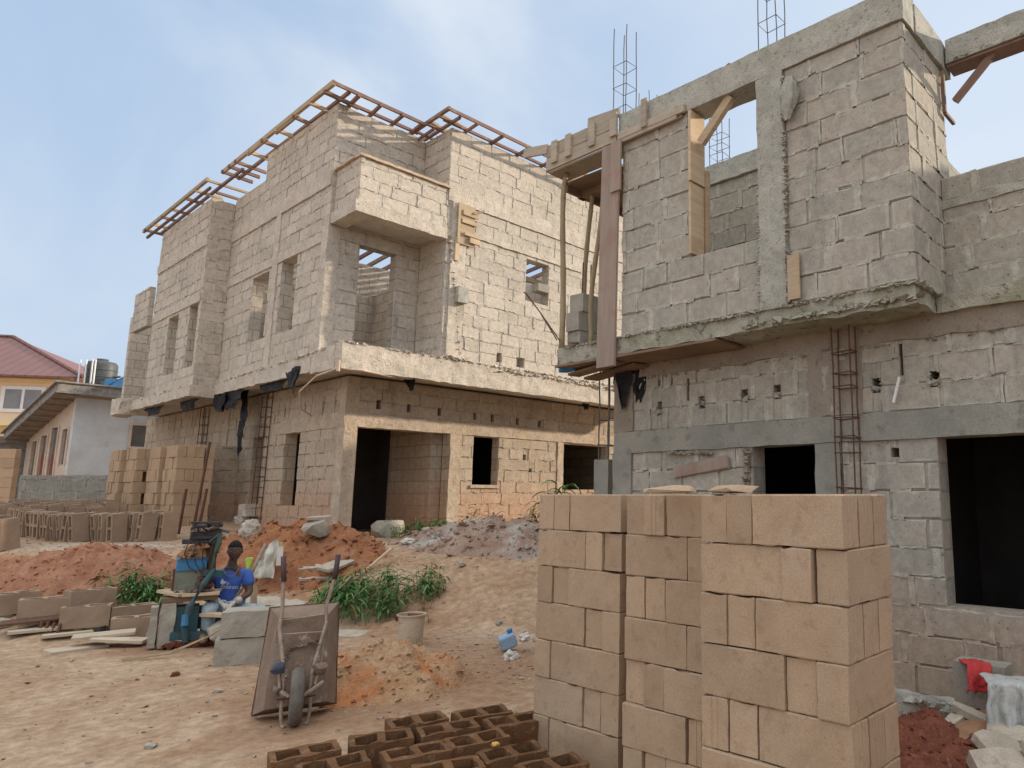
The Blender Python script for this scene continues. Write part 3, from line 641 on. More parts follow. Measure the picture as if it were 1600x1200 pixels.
for (a, b, z0, z1) in vents[:6]:
    crumble(mb, [(5.925, (a+b)/2, z0+.02), (5.935, (a+b)/2, (z0+z1)/2-.01)], 7, .045, int(a*100)); crumble(mb, [(5.9, a, z0), (5.9, a, z1)], 6, .014, int(a*90)); crumble(mb, [(5.9, b, z0), (5.9, b, z1)], 6, .014, int(a*80)); crumble(mb, [(5.9, a, z1), (5.9, b, z1)], 3, .012, int(a*70))
partB(mb, 'hole_rubble', M['conB'])
mb = MB(); mb.rough(5.80, 6.0, -12, 5.7, -.5, .03, .08, .03, 5, 7); crumble(mb, [(5.78, -2, -.0), (5.78, 4, .0)], 130, .05, 34); partB(mb, 'footing', M['conB'])
# slab with its mossy edge
mb = MB()
mb.rough(5.40, 5.9, 1.95, 6.2, 3.10, 3.28, .07, .020, 6, 8); mb.rough(5.9, 16, -12, 6.2, 3.12, 3.27, .35, .006, 3, 9); mb.rough(5.84, 5.95, -12, 1.95, 3.10, 3.26, .07, .016, 6, 10)
crumble(mb, [(5.39, 1.95, 3.27), (5.39, 4.0, 3.27), (5.39, 6.1, 3.28)], 240, .026, 35); crumble(mb, [(5.4, 1.93, 3.25), (5.9, 1.93, 3.26)], 60, .03, 36)
crumble(mb, [(5.40, 1.9, 3.15), (5.40, 3.6, 3.15)], 90, .04, 37)
partB(mb, 'floor_slab', M['conM'])
mb = MB()                                              # boards still stuck under the balcony slab
mb.obox((5.62, 3.9, 3.075), (5.6, 6.18, 3.07), .5, .025, tone=.3); mb.obox((5.5, 5.3, 3.04), (5.62, 6.15, 3.0), .16, .03, tone=.6); mb.obox((5.75, 5.2, 3.03), (5.95, 6.2, 3.0), .2, .03, tone=.2); mb.obox((5.42, 6.02, 3.3), (5.62, 6.3, 3.36), .13, .02, tone=.5); mb.obox((5.44, 5.98, 3.34), (5.7, 6.2, 3.41), .1, .02, tone=.7)
partB(mb, 'soffit_board', M['ply'])
# upper storey
mb = MB(); w = Wall(mb, 'x', 5.4, -1, .22, cham=.006)
op = (3.39, 4.21, 3.97, 5.56)
w.body((1.97, 5.16, 3.25, 5.56), [op]); w.bricks((1.95, 5.17, 3.29, 5.55), [op, (3.08, 3.39, 3.2, 5.6)], seed=51, heads=.2, pitch=.235)
w = Wall(mb, 'y', 1.95, -1, cham=.006); w.body((5.42, 6.4, 3.25, 5.56)); w.bricks((5.4, 6.4, 3.29, 5.55), seed=52, pitch=.235)
w = Wall(mb, 'x', 6.15, -1, cham=.006); w.body((-12, 1.95, 3.25, 4.4)); w.bricks((-12, 1.95, 3.29, 4.12), seed=53, pitch=.235); w.bricks((-12, 1.95, 4.19, 4.4), seed=54)
w = Wall(mb, 'x', 7.0, -1, cham=.006); w.body((2.4, 5.9, 3.25, 5.56)); w.bricks((2.4, 5.9, 3.29, 5.55), seed=55, tone=(0, .6))
mb.box(7.3, 16, 5.3, 5.5, 3.2, 5.86); mb.box(9.5, 9.7, -12, 2, 3.2, 5.86); mb.box(15.9, 16.1, -12, 6.9, 3.2, 6.5); mb.box(7.2, 9.5, 2.6, 2.8, 3.2, 5.7)  # unseen far wall raised and lengthened to throw shade on the yard
partB(mb, 'upper_storey_wall', M['wallB'])
mb = MB()
mb.rough(6.135, 6.3, -12, 1.96, 4.11, 4.19, .08, .010, 6, 14)
mb.rough(5.37, 5.64, 3.10, 3.385, 3.27, 5.56, .075, .013, 6, 11); crumble(mb, [(5.37, 3.09, 3.3), (5.37, 3.085, 5.5)], 110, .02, 38); crumble(mb, [(5.37, 3.39, 3.3), (5.37, 3.39, 4.5)], 60, .018, 39)
partB(mb, 'concrete_column', M['conB'])
mb = MB()
mb.rough(5.375, 5.65, 1.93, 5.22, 5.56, 5.87, .09, .010, 5, 12); mb.rough(5.65, 6.55, 1.92, 2.16, 5.56, 5.84, .09, .010, 5, 13)
mb.rough(6.36, 6.6, -12, 1.90, 5.62, 5.86, .09, .012, 5, 15); mb.rough(6.96, 7.22, 2.4, 5.9, 5.56, 5.82, .1, .012, 5, 16)
crumble(mb, [(5.5, 2, 5.87), (5.5, 5.2, 5.87)], 70, .025, 40); crumble(mb, [(6.36, -3, 5.64), (6.36, 1.9, 5.64)], 70, .02, 42)
partB(mb, 'ring_beam', M['conB'])
mb = MB()                                              # board formwork of the far corner, still in place
mb.box(5.335, 5.365, 5.22, 6.42, 5.54, 5.70, tone=.6); mb.box(5.338, 5.362, 5.22, 6.42, 5.715, 5.87, tone=.4)
for y in (5.2, 5.55, 5.95, 6.2): mb.box(5.305, 5.335, y, y+.1, 5.6, 5.88, tone=.75)
mb.box(5.34, 5.372, 4.35, 5.22, 5.50, 5.545, tone=.5); mb.box(5.335, 5.37, 4.25, 5.2, 5.545, 5.63, tone=.8); mb.box(5.31, 5.334, 4.75, 4.83, 5.55, 5.88, tone=.4)
mb.obox((5.36, 5.2, 5.89), (5.36, 5.7, 5.94), .03, .10, tone=.5)
mb.box(5.365, 5.95, 6.40, 6.43, 5.54, 5.87, tone=.3); mb.obox((5.34, 6.40, 5.83), (5.34, 6.86, 5.92), .03, .12, tone=.75)
mb.box(5.37, 5.66, 4.3, 6.4, 5.515, 5.54, tone=.35)
partB(mb, 'beam_formwork', M['woodF'])
mb = MB(); mb.box(5.66, 8.2, 5.5, 6.4, 5.47, 5.50); mb.box(5.9, 6.0, 5.5, 6.45, 5.38, 5.47); mb.box(6.8, 6.9, 5.5, 6.45, 5.38, 5.47); mb.box(5.66, 8.2, 6.38, 6.42, 5.38, 5.56)
partB(mb, 'soffit_formwork', M['ply'])
mb = MB(); mb.obox((5.345, 5.34, 2.97), (5.345, 5.30, 5.52), .27, .028, up=(1, 0, 0), tone=.5, wob=.006); mb.obox((5.318, 5.2, 4.93), (5.318, 5.2, 5.52), .15, .024, up=(1, 0, 0), tone=.8); partB(mb, 'upright_plank', M['woodP'])
pieces(partB, 'timber_jamb', M['woodN'], [lambda m: m.obox((5.47, 4.19, 4.0), (5.47, 4.19, 4.75), .22, .03, up=(0, 1, 0), tone=.8), lambda m: m.obox((5.47, 4.185, 4.77), (5.47, 4.185, 5.54), .24, .035, up=(0, 1, 0), tone=.9), lambda m: m.obox((5.62, 4.17, 3.98), (5.62, 4.17, 4.95), .06, .05, tone=.35)])
pieces(partB, 'timber_strut', M['woodN'], [lambda m: m.obox((5.44, 4.1, 5.18), (5.44, 3.72, 5.55), .06, .09, tone=.5), lambda m: m.obox((5.36, 3.02, 3.31), (5.36, 3.02, 3.72), .12, .02, up=(1, 0, 0), tone=.45)])
pieces(partB, 'timber_strut', M['woodR'], [lambda m: m.obox((6.43, 1.86, 5.25), (6.45, 1.48, 5.62), .05, .06, tone=.6), lambda m: (m.obox((6.3, 1.92, 5.1), (6.3, 1.92, 5.52), .03, .03, tone=.3), m.obox((6.3, 1.92, 5.1), (6.55, 1.92, 5.1), .03, .03, tone=.3)), lambda m: m.obox((6.5, .9, 5.6), (6.5, .6, 5.3), .05, .05, tone=.5), lambda m: m.box(6.38, 6.58, -12, 1.9, 5.59, 5.612, tone=.6)])
mb = MB(); mb.obox((5.865, 4.82, 1.83), (5.862, 4.12, 1.93), .11, .02, up=(1, 0, 0), tone=.5, wob=.02); partB(mb, 'nailed_plank', M['woodP'])
mb = MB(); cage(mb, (5.80, 2.78), .2, 1.0, 3.1, [1.05, 1.36, 1.66, 1.97, 2.1, 2.27, 2.55, 2.68, 2.87], .008, rect=(.12, .17), seed=6); partB(mb, 'rebar_cage', M['rust'])
for (x, y, z0, z1, st, sd) in ((5.52, 5.27, 5.84, 6.98, (6.0, 6.27, 6.55), 7), (5.52, 3.28, 5.84, 7.3, (6.2, 6.55, 6.95), 8), (7.1, 5.05, 5.8, 6.5, (5.98, 6.12, 6.26), 9), (7.2, 6.4, 6.6, 7.35, (), 10)):
    mb = MB(); cage(mb, (x, y), .2, z0, z1, st, .006, rect=(.17, .2), extra=.12, seed=sd); partB(mb, 'starter_bars', M['steel'])
mb = MB()                                              # corner post poured to half height with its bars up to the slab
mb.rough(6.05, 6.30, 5.98, 6.22, -.2, 2.02, .09, .006, 5, 20); partB(mb, 'corner_post', M['conG'])
mb = MB(); cage(mb, (6.17, 6.1), .18, 1.95, 3.12, (2.2, 2.52), .009, rect=(.16, .17), seed=11); partB(mb, 'rebar_cage', M['steel'])
for k, (y, z, h, sd) in enumerate(((5.55, 3.05, .5, 3), (5.35, 3.04, .42, 5), (5.6, 2.98, .62, 8))):
    mb = MB(); sheetmesh(mb, lambda u, v, y=y, z=z, h=h, sd=sd: Vector((5.85+.04*k, y+.28*(u-.5)*(1-.75*v), z-h*v*(1-.5*abs(nz(u*4, sd)))))+noise.noise_vector(Vector((u*3, v*4, sd)))*.05, 6, 8); partB(mb, 'torn_polythene', M['blackP'])
mb = MB(); hull(mb, [(5.42+random.uniform(0, .12), 6.12+random.uniform(-.12, .12), 3.06+random.uniform(-.05, .05)) for _ in range(20)]); partB(mb, 'blue_nylon_scrap', M['mblue'])
mb = MB()                                              # cement-stiff bag hanging on the column
def bag(u, v):
    a = 2*math.pi*u; r = (.02+.06*math.sin(math.pi*min(1, v*.95+.05))**.7)*(1+.6*nz(math.cos(a)*2.4, math.sin(a)*2.4, v*4))*(1+.25*math.sin(a*5+v*4))
    return Vector((5.33+.5*r*math.cos(a), 3.0+r*math.sin(a)+.02*v, 5.42-.42*v))
sheetmesh(mb, bag, 18, 12); partB(mb, 'hanging_cement_bag', M['conB'], smooth=True)
mb = MB(); mb.tube([(5.85, 2.30, 2.60), (5.84, 2.36, 2.38)], .014, 6); partB(mb, 'white_conduit', M['pvc'])
mb = MB(); crumble(mb, [(5.5, 2.2, 5.9), (5.5, 2.25, 5.9)], 4, .05, 51); mb.obox((5.45, 3.7, 5.89), (5.55, 3.9, 5.92), .1, .03); mb.obox((5.45, 4.72, 5.88), (5.5, 4.8, 5.9), .08, .03); partB(mb, 'timber_offcut', M['woodR'])

# bamboo props and the grey blocks standing on the balcony slab
random.seed(5)
for k, (a, b, r, lab) in enumerate((((5.50, 6.24, 3.29), (5.50, 6.22, 5.51), .035, 'straight bamboo prop at the outer end of the balcony slab'),
                                  ((6.0, 6.42, 3.28), (5.95, 6.25, 5.48), .032, 'crooked bamboo prop standing behind the grey block stack on the balcony'),
                                  ((5.60, 5.86, 3.28), (5.56, 5.62, 5.51), .03, 'leaning bamboo prop close beside the upright pink plank'))):
    t = thing('bamboo_prop', a, lab, 'prop', 'bamboo props under the beam formwork'); mb = MB(); pts = []; rad = []
    for i in range(15):
        f = i/14; p = Vector(a).lerp(Vector(b), f)+Vector((.03*math.sin(f*5+k), .04*math.sin(f*(3+2*k)), 0))*(0 if i in (0, 14) else 1)
        pts += [p]; rad.append(r*(1-.15*f)*(1.12 if i % 3 == 0 else 1))
    mb.tube(pts, rad, 10); mb.build('pole', M['bamboo'], t, world=True, smooth=True)

random.seed(9)
for k, (z, dx, lb) in enumerate(((3.285, .0, 'bottom grey block of the three on the balcony slab'), (3.515, -.03, 'middle grey block of the three on the balcony slab'), (3.745, .02, 'top grey block of the three on the balcony slab'))):
    mb = MB(); mb.rough(-.24, .24, -.11, .11, 0, .226, .06, .005, 7, 70+k); tag(mb.build('concrete_block', M['blockG'], None, (5.80+dx, 6.09, z), (0, 0, .03*(k-1))), lb, 'block', 'grey blocks on the balcony slab')
mb = MB(); mb.tube([(5.58, 6.0, 3.3), (5.6, 6.0, 4.35)], .008, 5); mb.tube([(5.7, 5.98, 3.3), (5.71, 5.98, 4.35)], .008, 5); mb.tube([(5.44, 6.2, 3.39), (5.37, 6.5, 3.78), (5.31, 6.7, 4.04)], .008, 5); mb.tube([(5.41, 6.22, 3.40), (5.35, 6.5, 3.80), (5.30, 6.72, 4.05)], .008, 5)
partB(mb, 'loose_bars', M['rust'])
# ================================================================ ground
def axis_pts(segs):
    out = []
    for a, b, st in segs:
        n = max(1, round((b-a)/st)); out += [a+(b-a)*i/n for i in range(n)]
    return out+[segs[-1][1]]
lats = axis_pts([(-500, -80, 60), (-80, -30, 6), (-30, -12, .8), (-12, -9, .12), (-9, 3.2, .055), (3.2, 8, .3), (8, 40, 4), (40, 500, 60)])
deps = axis_pts([(-200, -20, 40), (-20, 1.5, 1.2), (1.5, 3, .15), (3, 11.5, .055), (11.5, 14, .15), (14, 30, .8), (30, 80, 5), (80, 700, 60)])
def build_ground():
    vs = []; red = []; pale = []; dark = []
    for d in deps:
        for l in lats:
            near = (-13 < l < 9 and 0 < d < 20)
            z = zt(l, d) if near else zb(l, d)
            x, y = G(l, d, 0)[:2]
            # shallow foundation trench beside the grey house
            if 4.6 < x < 6.1 and -6 < y < 5.6:
                z -= .34*ss((x-4.9)/.5)*ss((y-1.5)/.8)
            vs.append((x, y, z))
            r = 0.0; p = .25
            r += .75*ss(1-abs(d-9.6)/1.2)*ss((-6.1-l)/.8)
            r += .5*ss(1-math.hypot(l+2.4, d-6.4)/1.9) + .55*ss(1-math.hypot(l+5.6, (d-7.9)*1.3)/1.1) + .65*ss(1-math.hypot(l+4.9, d-10.2)/1.7) + .5*ss(1-math.hypot(l+3.2, d-9.1)/1.2)
            r += .35*ss(1-math.hypot(l+3.2, d-5.0)/1.6)
            r += .8*ss((l-.9)/.7)*ss((7-d)/2)
            p += .55*ss(1-math.hypot((l+2.2)*.9, d-7.9)/1.5) + .5*ss(1-math.hypot((l+8.5)*.5, d-10.9)/1.1)*1.2
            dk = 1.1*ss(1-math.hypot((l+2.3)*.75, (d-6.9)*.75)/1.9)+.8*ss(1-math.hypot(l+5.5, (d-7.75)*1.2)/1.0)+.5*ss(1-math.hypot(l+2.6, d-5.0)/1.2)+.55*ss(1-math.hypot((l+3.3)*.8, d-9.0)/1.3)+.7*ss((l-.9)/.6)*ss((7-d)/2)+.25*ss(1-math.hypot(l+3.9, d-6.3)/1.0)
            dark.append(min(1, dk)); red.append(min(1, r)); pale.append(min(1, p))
    n = len(lats); fs = [(i*n+j, i*n+j+1, (i+1)*n+j+1, (i+1)*n+j) for i in range(len(deps)-1) for j in range(n-1)]
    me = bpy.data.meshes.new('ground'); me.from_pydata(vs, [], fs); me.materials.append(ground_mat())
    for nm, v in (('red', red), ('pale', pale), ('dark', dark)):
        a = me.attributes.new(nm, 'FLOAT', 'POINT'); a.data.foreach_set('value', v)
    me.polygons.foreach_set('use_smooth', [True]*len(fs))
    tag(link('ground', me), kind='structure')
build_ground()

# ================================================================ heaps
def heap(name, lat, dep, rx, ry, h, mat, label, seed, lump=.08, fr=3.0, pw=1.3, n=60, ang=0.0, z0=None, sink=.06, clods=0, cs=.03):
    o = G(lat, dep, 0); mb = MB(); rg = []; R0 = ROT+ang; nr = n//2
    for i in range(nr+1):
        f = i/nr; row = []
        for j in range(n):
            a = 2*math.pi*j/n; e = 1+.18*nz(math.cos(a)*1.4, math.sin(a)*1.4, seed)
            lx, ly = f*rx*math.cos(a)*e, f*ry*math.sin(a)*e
            x = math.cos(R0)*lx-math.sin(R0)*ly; y = math.sin(R0)*lx+math.cos(R0)*ly
            l, d = LD(o.x+x, o.y+y); g = zt(l, d) if z0 is None else z0
            k = max(0, 1-f)**pw if pw < 1 else ss((1-f)*1.02)**(1/pw)
            q = Vector((lx*fr, ly*fr, seed*3.1)); b = (noise.noise(q)*lump+abs(noise.noise(q*2.7))*lump*.7+noise.noise(q*7)*lump*.25)*min(1, (1-f)*4)
            row.append(mb.vert((x, y, g-o.z+h*k+b*1.0-sink*ss((f-.75)/.25))))
        rg.append(row)
    for i in range(nr):
        for j in range(n): mb.face((rg[i][j], rg[i+1][j], rg[i+1][(j+1)%n], rg[i][(j+1)%n]))
    rc = random.Random(seed)
    for _ in range(clods):                       # clods lying on the slopes
        i = min(nr-1, int(nr*math.sqrt(rc.random()))); c0 = Vector(mb.v[rg[i][rc.randrange(n)]]); s_ = cs*rc.uniform(.25, 1)**1.5
        hull(mb, [c0+Vector((rc.uniform(-1, 1), rc.uniform(-1, 1), rc.uniform(-.6, .8)))*s_ for _ in range(8)])
    t = mb.build(name, mat, None, (o.x, o.y, o.z), smooth=False)
    for k_, pl in enumerate(t.data.polygons): pl.use_smooth = k_ < nr*n
    return tag(t, label, 'heap')
heap('soil_heap', -5.55, 10.55, 1.55, 1.05, .36, M['later'], 'orange laterite soil heap piled against the corner of the pale house', 1, .15, 2.6, pw=1.7, n=120, clods=520, cs=.055)
heap('sand_heap', -2.45, 6.35, .78, .75, .34, M['sandh'], 'low heap of orange and buff sand to the right of the wheelbarrow', 2, .08, 4.5, n=120, clods=420, cs=.035)
heap('rubble_heap', -2.75, 11.6, 1.9, 1.2, .30, M['rubble'], 'broad heap of grey and red rubble before the sunlit house front', 3, .13, 3.6, pw=1.6, n=120, clods=600, cs=.075)
heap('soil_heap', 1.36, 4.55, .75, .7, .17, M['redsoil'], 'dark red crumbly soil heap at the foot of the grey house', 4, .07, 6, n=100, clods=350, cs=.03)
heap('soil_heap', -7.7, 9.55, 1.5, .75, .28, M['rubble'] if 0 else M['later'] if 0 else mottled('dull_red_bank', (.36,.19,.115), (.28,.13,.08), 5, .97, 1, .03, fine=45, spots=(.42,.28,.2), spotamt=.6, spotscale=8, spec=.1), 'dull red soil bank behind the low line of hollow blocks', 5, .12, 3.5, n=110, clods=420, cs=.04)

# ================================================================ blocks
random.seed(21)
def solid_block(seed, L=.448, W=.145, H=.2262, mat=M['block'], groove=True):
    """solid sandcrete block, long axis y; two shallow grooves in each end, crumbling lower arris"""
    rnd = random.Random(seed); g = .009; prof = []
    nl = 14; a = W/2; b = L/2
    g1, g2 = (.005 if rnd.random() < .35 else .0), (.004 if rnd.random() < .3 else .0)
    def ends(g): return [(-a, 0), (-a+.05, 0), (-a+.054, g), (-a+.058, g), (-a+.063, 0), (a-.063, 0), (a-.058, g), (a-.054, g), (a-.05, 0), (a, 0)]
    end = ends(g1)
    for x, d in end: prof.append((x, -b+d))
    for i in range(1, nl): prof.append((a, -b+L*i/nl))
    for x, d in reversed(ends(g2)): prof.append((x, b-d))
    for i in range(1, nl): prof.append((-a, b-L*i/nl))
    zs = [0, .006, .03, .08, .14, .19, H-.006, H]; mb = MB(); rings = []
    off = Vector((seed*7.3, 0, 0))
    for k, z in enumerate(zs):
        ring = []
        for x, y in prof:
            p = Vector((x, y, z)); e = .004 if k in (0, 7) else 0
            n1 = noise.noise_vector(p*9+off)*.003+noise.noise_vector(p*40+off)*.0012
            s = 1-e/a; px, py = x*s, y*(1-e/b)
            zz = z
            if k == 0: zz += .030*max(0, noise.noise(Vector((x*9, y*9, seed*3.7)))-.13)*2+.004*abs(noise.noise(Vector((x*40, y*40, seed))))
            if k == 7: zz += .003*noise.noise(Vector((x*30, y*30, seed)))-.016*max(0, noise.noise(Vector((x*11, y*11, seed*2.3)))-.2)*2
            ring.append(mb.vert((px+n1.x, py+n1.y, zz+n1.z*.5)))
        rings.append(ring)
    n = len(prof)
    for k in range(len(zs)-1):
        for j in range(n): mb.face((rings[k][j], rings[k][(j+1)%n], rings[k+1][(j+1)%n], rings[k+1][j]))
    mb.face(rings[0][::-1]); mb.face(rings[-1])
    return mb.mesh('block', mat)
def hollow_block(seed, W=.225, H=.225, L=.45, mat=M['blockW'], wall=.035, rough=1.0):
    """two-cell hollow block, long axis x, cells open upward"""
    a = L/2; b = W/2; w = wall; m = .022
    xs = [-a, -a+w/2, -a+w, -a+w+(a-w-m)*.5, -m, m, m+(a-w-m)*.5, a-w, a-w/2, a]; ys = [-b, -b+w, -b*.3, b*.3, b-w, b]; zs = [0, .05, .12, H-.03, H-.008, H]
    def filled(i, j): return not (1 < j+1 and j < 4 and j > 0 and ((2 <= i <= 3) or (5 <= i <= 6)))
    mb = MB(); cache = {}; off = Vector((seed*5.1, 1, 0))
    def V(i, j, k):
        if (i, j, k) in cache: return cache[i, j, k]
        p = Vector((xs[i], ys[j], zs[k])); d = noise.noise_vector(p*10+off)*.005*rough+noise.noise_vector(p*45+off)*.003*rough
        if k == 5: d.z += rough*.012*noise.noise(Vector((p.x*22, p.y*22, seed)))
        # cells taper inward toward the bottom
        if 2 <= i <= 7 and 0 < j < 5: d.z *= 1
        cache[i, j, k] = mb.vert(p+d); return cache[i, j, k]
    nx, ny, n3 = len(xs)-1, len(ys)-1, len(zs)-1
    for i in range(nx):
        for j in range(ny):
            if not filled(i, j): continue
            mb.face((V(i,j,n3), V(i+1,j,n3), V(i+1,j+1,n3), V(i,j+1,n3))); mb.face((V(i,j,0), V(i,j+1,0), V(i+1,j+1,0), V(i+1,j,0)))
            for di, dj, q in ((-1,0,((i,j),(i,j+1))), (1,0,((i+1,j),(i+1,j+1))), (0,-1,((i,j),(i+1,j))), (0,1,((i,j+1),(i+1,j+1)))):
                ii, jj = i+di, j+dj
                if 0 <= ii < nx and 0 <= jj < ny and filled(ii, jj): continue
                for k in range(n3): mb.face((V(*q[0],k), V(*q[1],k), V(*q[1],k+1), V(*q[0],k+1)))
    return mb.mesh('hollow_block', mat)
ORD = ['first', 'second', 'third', 'fourth', 'fifth', 'sixth', 'seventh', 'eighth', 'ninth', 'tenth', 'eleventh', 'twelfth', 'thirteenth', 'fourteenth', 'fifteenth', 'sixteenth']
LAYER = ['top', 'second', 'third', 'fourth', 'fifth', 'sixth', 'bottom']
NB = [solid_block(k) for k in range(12)]
PITCH = .2285
def column(x0, y0, cname, layers=7, z0=.005, meshes=NB, group='solid tan blocks stacked in the near pile', sname='near stack', gap=.0, mode=0, skip_hidden=True):
    """a square-built column: per layer two headers and three stretchers, turned about on every other layer"""
    for k in range(layers):                       # k=0 on top
        z = z0+(layers-1-k)*PITCH
        even = (k+mode) % 2 == 0
        # from the far (high y) end: even layers H H S, odd layers S H H
        sl = []
        if even: sl = [('S', .228), ('H', .53), ('H', .682)]
        else: sl = [('H', .075), ('H', .227), ('S', .53)]
        hn = 0
        for kind, cy in sl:
            dx = random.uniform(-.012, .012); dy = random.uniform(-.004, .004); rz = random.uniform(-.012, .012)
            ln = LAYER[k] if layers == 7 else ORD[k]+'-from-top'
            if kind == 'H':
                o = link('solid_block', random.choice(meshes), None, (x0+.2275+dx, y0+cy+dy, z), (random.uniform(-.004, .004), 0, R(90)+rz))
                side = ('left' if cy > .6 or (not even and hn == 1) else 'right'); hn += 1
                o.scale = (random.uniform(.955, 1.0), random.uniform(.98, 1.0), 1)
                tag(o, f'tan block end-on, {side} of two, {ln} layer of the {cname}', 'block', group)
            else:
                rows = 3 if (not even or y0 < 1.5 or k == 0) else 1
                rows = 3 if (even and y0 < 1.6) or k == 0 or skip_hidden is False else 1
                for q in range(rows):
                    o = link('solid_block', random.choice(meshes), None, (x0+.075+.1535*q+dx, y0+cy+dy, z), (0, random.uniform(-.004, .004), rz+random.choice((0, math.pi))))
                    lab = f'tan block lying lengthwise across the {ln} layer of the {cname}' if q == 0 else (f'tan block, {"middle" if q == 1 else "rear"} one of three lengthwise, {ln} layer of the {cname}')
                    tag(o, lab, 'block', group); o.scale = (random.uniform(.97, 1.0), random.uniform(.98, 1.0), 1)
column(2.755, 1.345, 'near right column')
column(3.04, 2.105, 'middle column')
column(3.10, 2.95, 'far left column')
# broken pieces resting on top
def lump(name, pos, size, mat, label, seed, cat='rubble', rot=0, flat=1.0, smooth=False, group=None):
    rnd = random.Random(seed); mb = MB(); pts = []
    for _ in range(26):
        v = Vector((rnd.gauss(0, 1), rnd.gauss(0, 1), rnd.gauss(0, 1))).normalized()
        mx = max(abs(v.x), abs(v.y), abs(v.z)); v = v.lerp(v/mx, .6)
        pts.append((v.x*size[0]/2*rnd.uniform(.85, 1.05), v.y*size[1]/2*rnd.uniform(.85, 1.05), size[2]/2+v.z*size[2]/2))
    hull(mb, pts); o = mb.build(name, mat, None, pos, (0, 0, rot))
    return tag(o, label, cat, group)
lump('block_piece', (2.93, 2.44, 1.607), (.17, .36, .045), M['block'], 'flat broken block piece on top of the middle column', 3, rot=.2)
lump('block_piece', (2.86, 1.96, 1.607), (.2, .34, .042), M['block'], 'flat broken block piece on top of the near right column', 4, rot=-.3)

# damp hollow blocks laid out to cure in the foreground
HW = [hollow_block(k, W=.205, H=.205, L=.345, wall=.03) for k in range(5)]
spots = [(2.64, 4.27, 'at the back-left corner of the foreground group'), (3.00, 4.10, 'at the rear beside the big stack'), (3.02, 3.79, 'tight against the big stack near the rear'), (2.67, 3.97, 'in the middle of the rear part'), (2.66, 3.67, 'in the centre, between two rear blocks and the ochre stone'),
         (2.32, 4.12, 'standing alone along the left side, nearest the sand heap'), (2.68, 3.37, 'with an ochre stone on it, beside the big stack'), (2.32, 3.75, 'at the centre front, behind the lowest block'), (1.94, 4.24, 'at the far left end of the front rows'), (1.95, 3.93, 'second from the left in the front row'),
         (2.31, 3.42, 'at the bottom edge in the middle'), (2.70, 3.06, 'at the bottom edge near the foot of the big stack')]
spots += [(1.55, 4.02, ''), (1.56, 3.62, ''), (1.93, 3.5, ''), (1.95, 3.12, ''), (2.3, 3.02, ''), (2.3, 2.66, '')][:0]
for k, (x, y, lb) in enumerate(spots):
    l, d = LD(x, y)
    o = link('hollow_block', HW[k % 5], None, (x, y, zt(l, d)-.012), (random.uniform(-.02, .02), random.uniform(-.02, .02), R(-19)+random.uniform(-.08, .08)))
    tag(o, 'damp brown hollow block '+lb, 'block', 'damp hollow blocks curing on the ground')
lump('stone', (2.64, 3.47, .2), (.05, .04, .025), M['amber'], 'small ochre stone on a damp hollow block', 8, 'stone')

# rows of hollow blocks standing on end to dry, far left
HD = [hollow_block(40+k, W=.15, H=.225, mat=M['blockD'], rough=.7) for k in range(4)]
def stand(lat, dep, ang, label, tilt=0.0, face=0):
    z = zt(lat, dep)
    # long axis vertical: rotate about local y by 90; the cells then look sideways
    m = Matrix.Translation(G(lat, dep, z+.222)) @ Matrix.Rotation(ROT+ang, 4, 'Z') @ Matrix.Rotation(tilt, 4, 'Y') @ Matrix.Rotation(R(90), 4, 'Y') @ Matrix.Rotation(R(90)*0, 4, 'X') @ Matrix.Translation((0, 0, -.1125))
    o = link('hollow_block', random.choice(HD)); o.matrix_world = m
    tag(o, label, 'block', 'hollow blocks drying on end in rows')
random.seed(31)
rowdefs = [(-10.82, 11.0, -9.72, 10.55, 7, 'short row at the left edge'), (-11.42, 12.6, -9.58, 11.6, 12, 'long front row left of the block pile'), (-9.65, 11.9, -8.93, 11.55, 5, 'second front row'), (-9.1, 12.0, -8.56, 11.7, 4, 'third front row before the block pile'), (-8.78, 12.2, -8.31, 11.9, 4, 'last front row by the block machine'),
           (-13.05, 13.8, -11.53, 12.6, 8, 'first receding row from the left'), (-13.08, 14.3, -11.42, 12.9, 9, 'second receding row from the left'), (-12.85, 14.5, -11.14, 13.0, 9, 'third receding row, before the low wall'), (-12.53, 14.6, -10.69, 12.9, 9, 'fourth receding row, before the low wall'), (-12.25, 14.7, -10.22, 12.8, 10, 'fifth receding row, before the low wall'), (-11.9, 14.8, -10.65, 13.6, 7, 'receding row beside the block pile')]
for (l0, d0, l1, d1, n, nm) in rowdefs:
    for i in range(n):
        f = i/(n-1); l = l0+(l1-l0)*f; d = d0+(d1-d0)*f
        a = math.atan2(d1-d0, l1-l0)-R(90)
        stand(l+random.uniform(-.02, .02), d+random.uniform(-.02, .02), a+R(90)*0+random.uniform(-.12, .12), f'drying block on end, {ORD[i]} from left, {nm}', random.uniform(-.10, .16))
# upright row by the machine
HR = [hollow_block(60+k, W=.20, H=.235, mat=M['blockD'], rough=.9) for k in range(3)]
rr = [(-7.75, 8.62, R(35), 'leftmost'), (-7.28, 8.5, R(-4), 'second from left'), (-6.96, 8.75, R(20), 'third, set back'), (-6.72, 8.42, R(-6), 'fourth'), (-6.42, 8.72, R(15), 'fifth, set back'), (-6.16, 8.45, R(-3), 'sixth'), (-5.86, 8.72, R(20), 'last')]
for l, d, a, nm in rr:
    o = link('hollow_block', random.choice(HR), None, G(l, d, zt(l, d)+.01), (0, 0, FC(l, d)+a)); tag(o, f'tan hollow block, {nm} in the low line left of the block machine', 'block', 'hollow blocks in the low line by the machine')

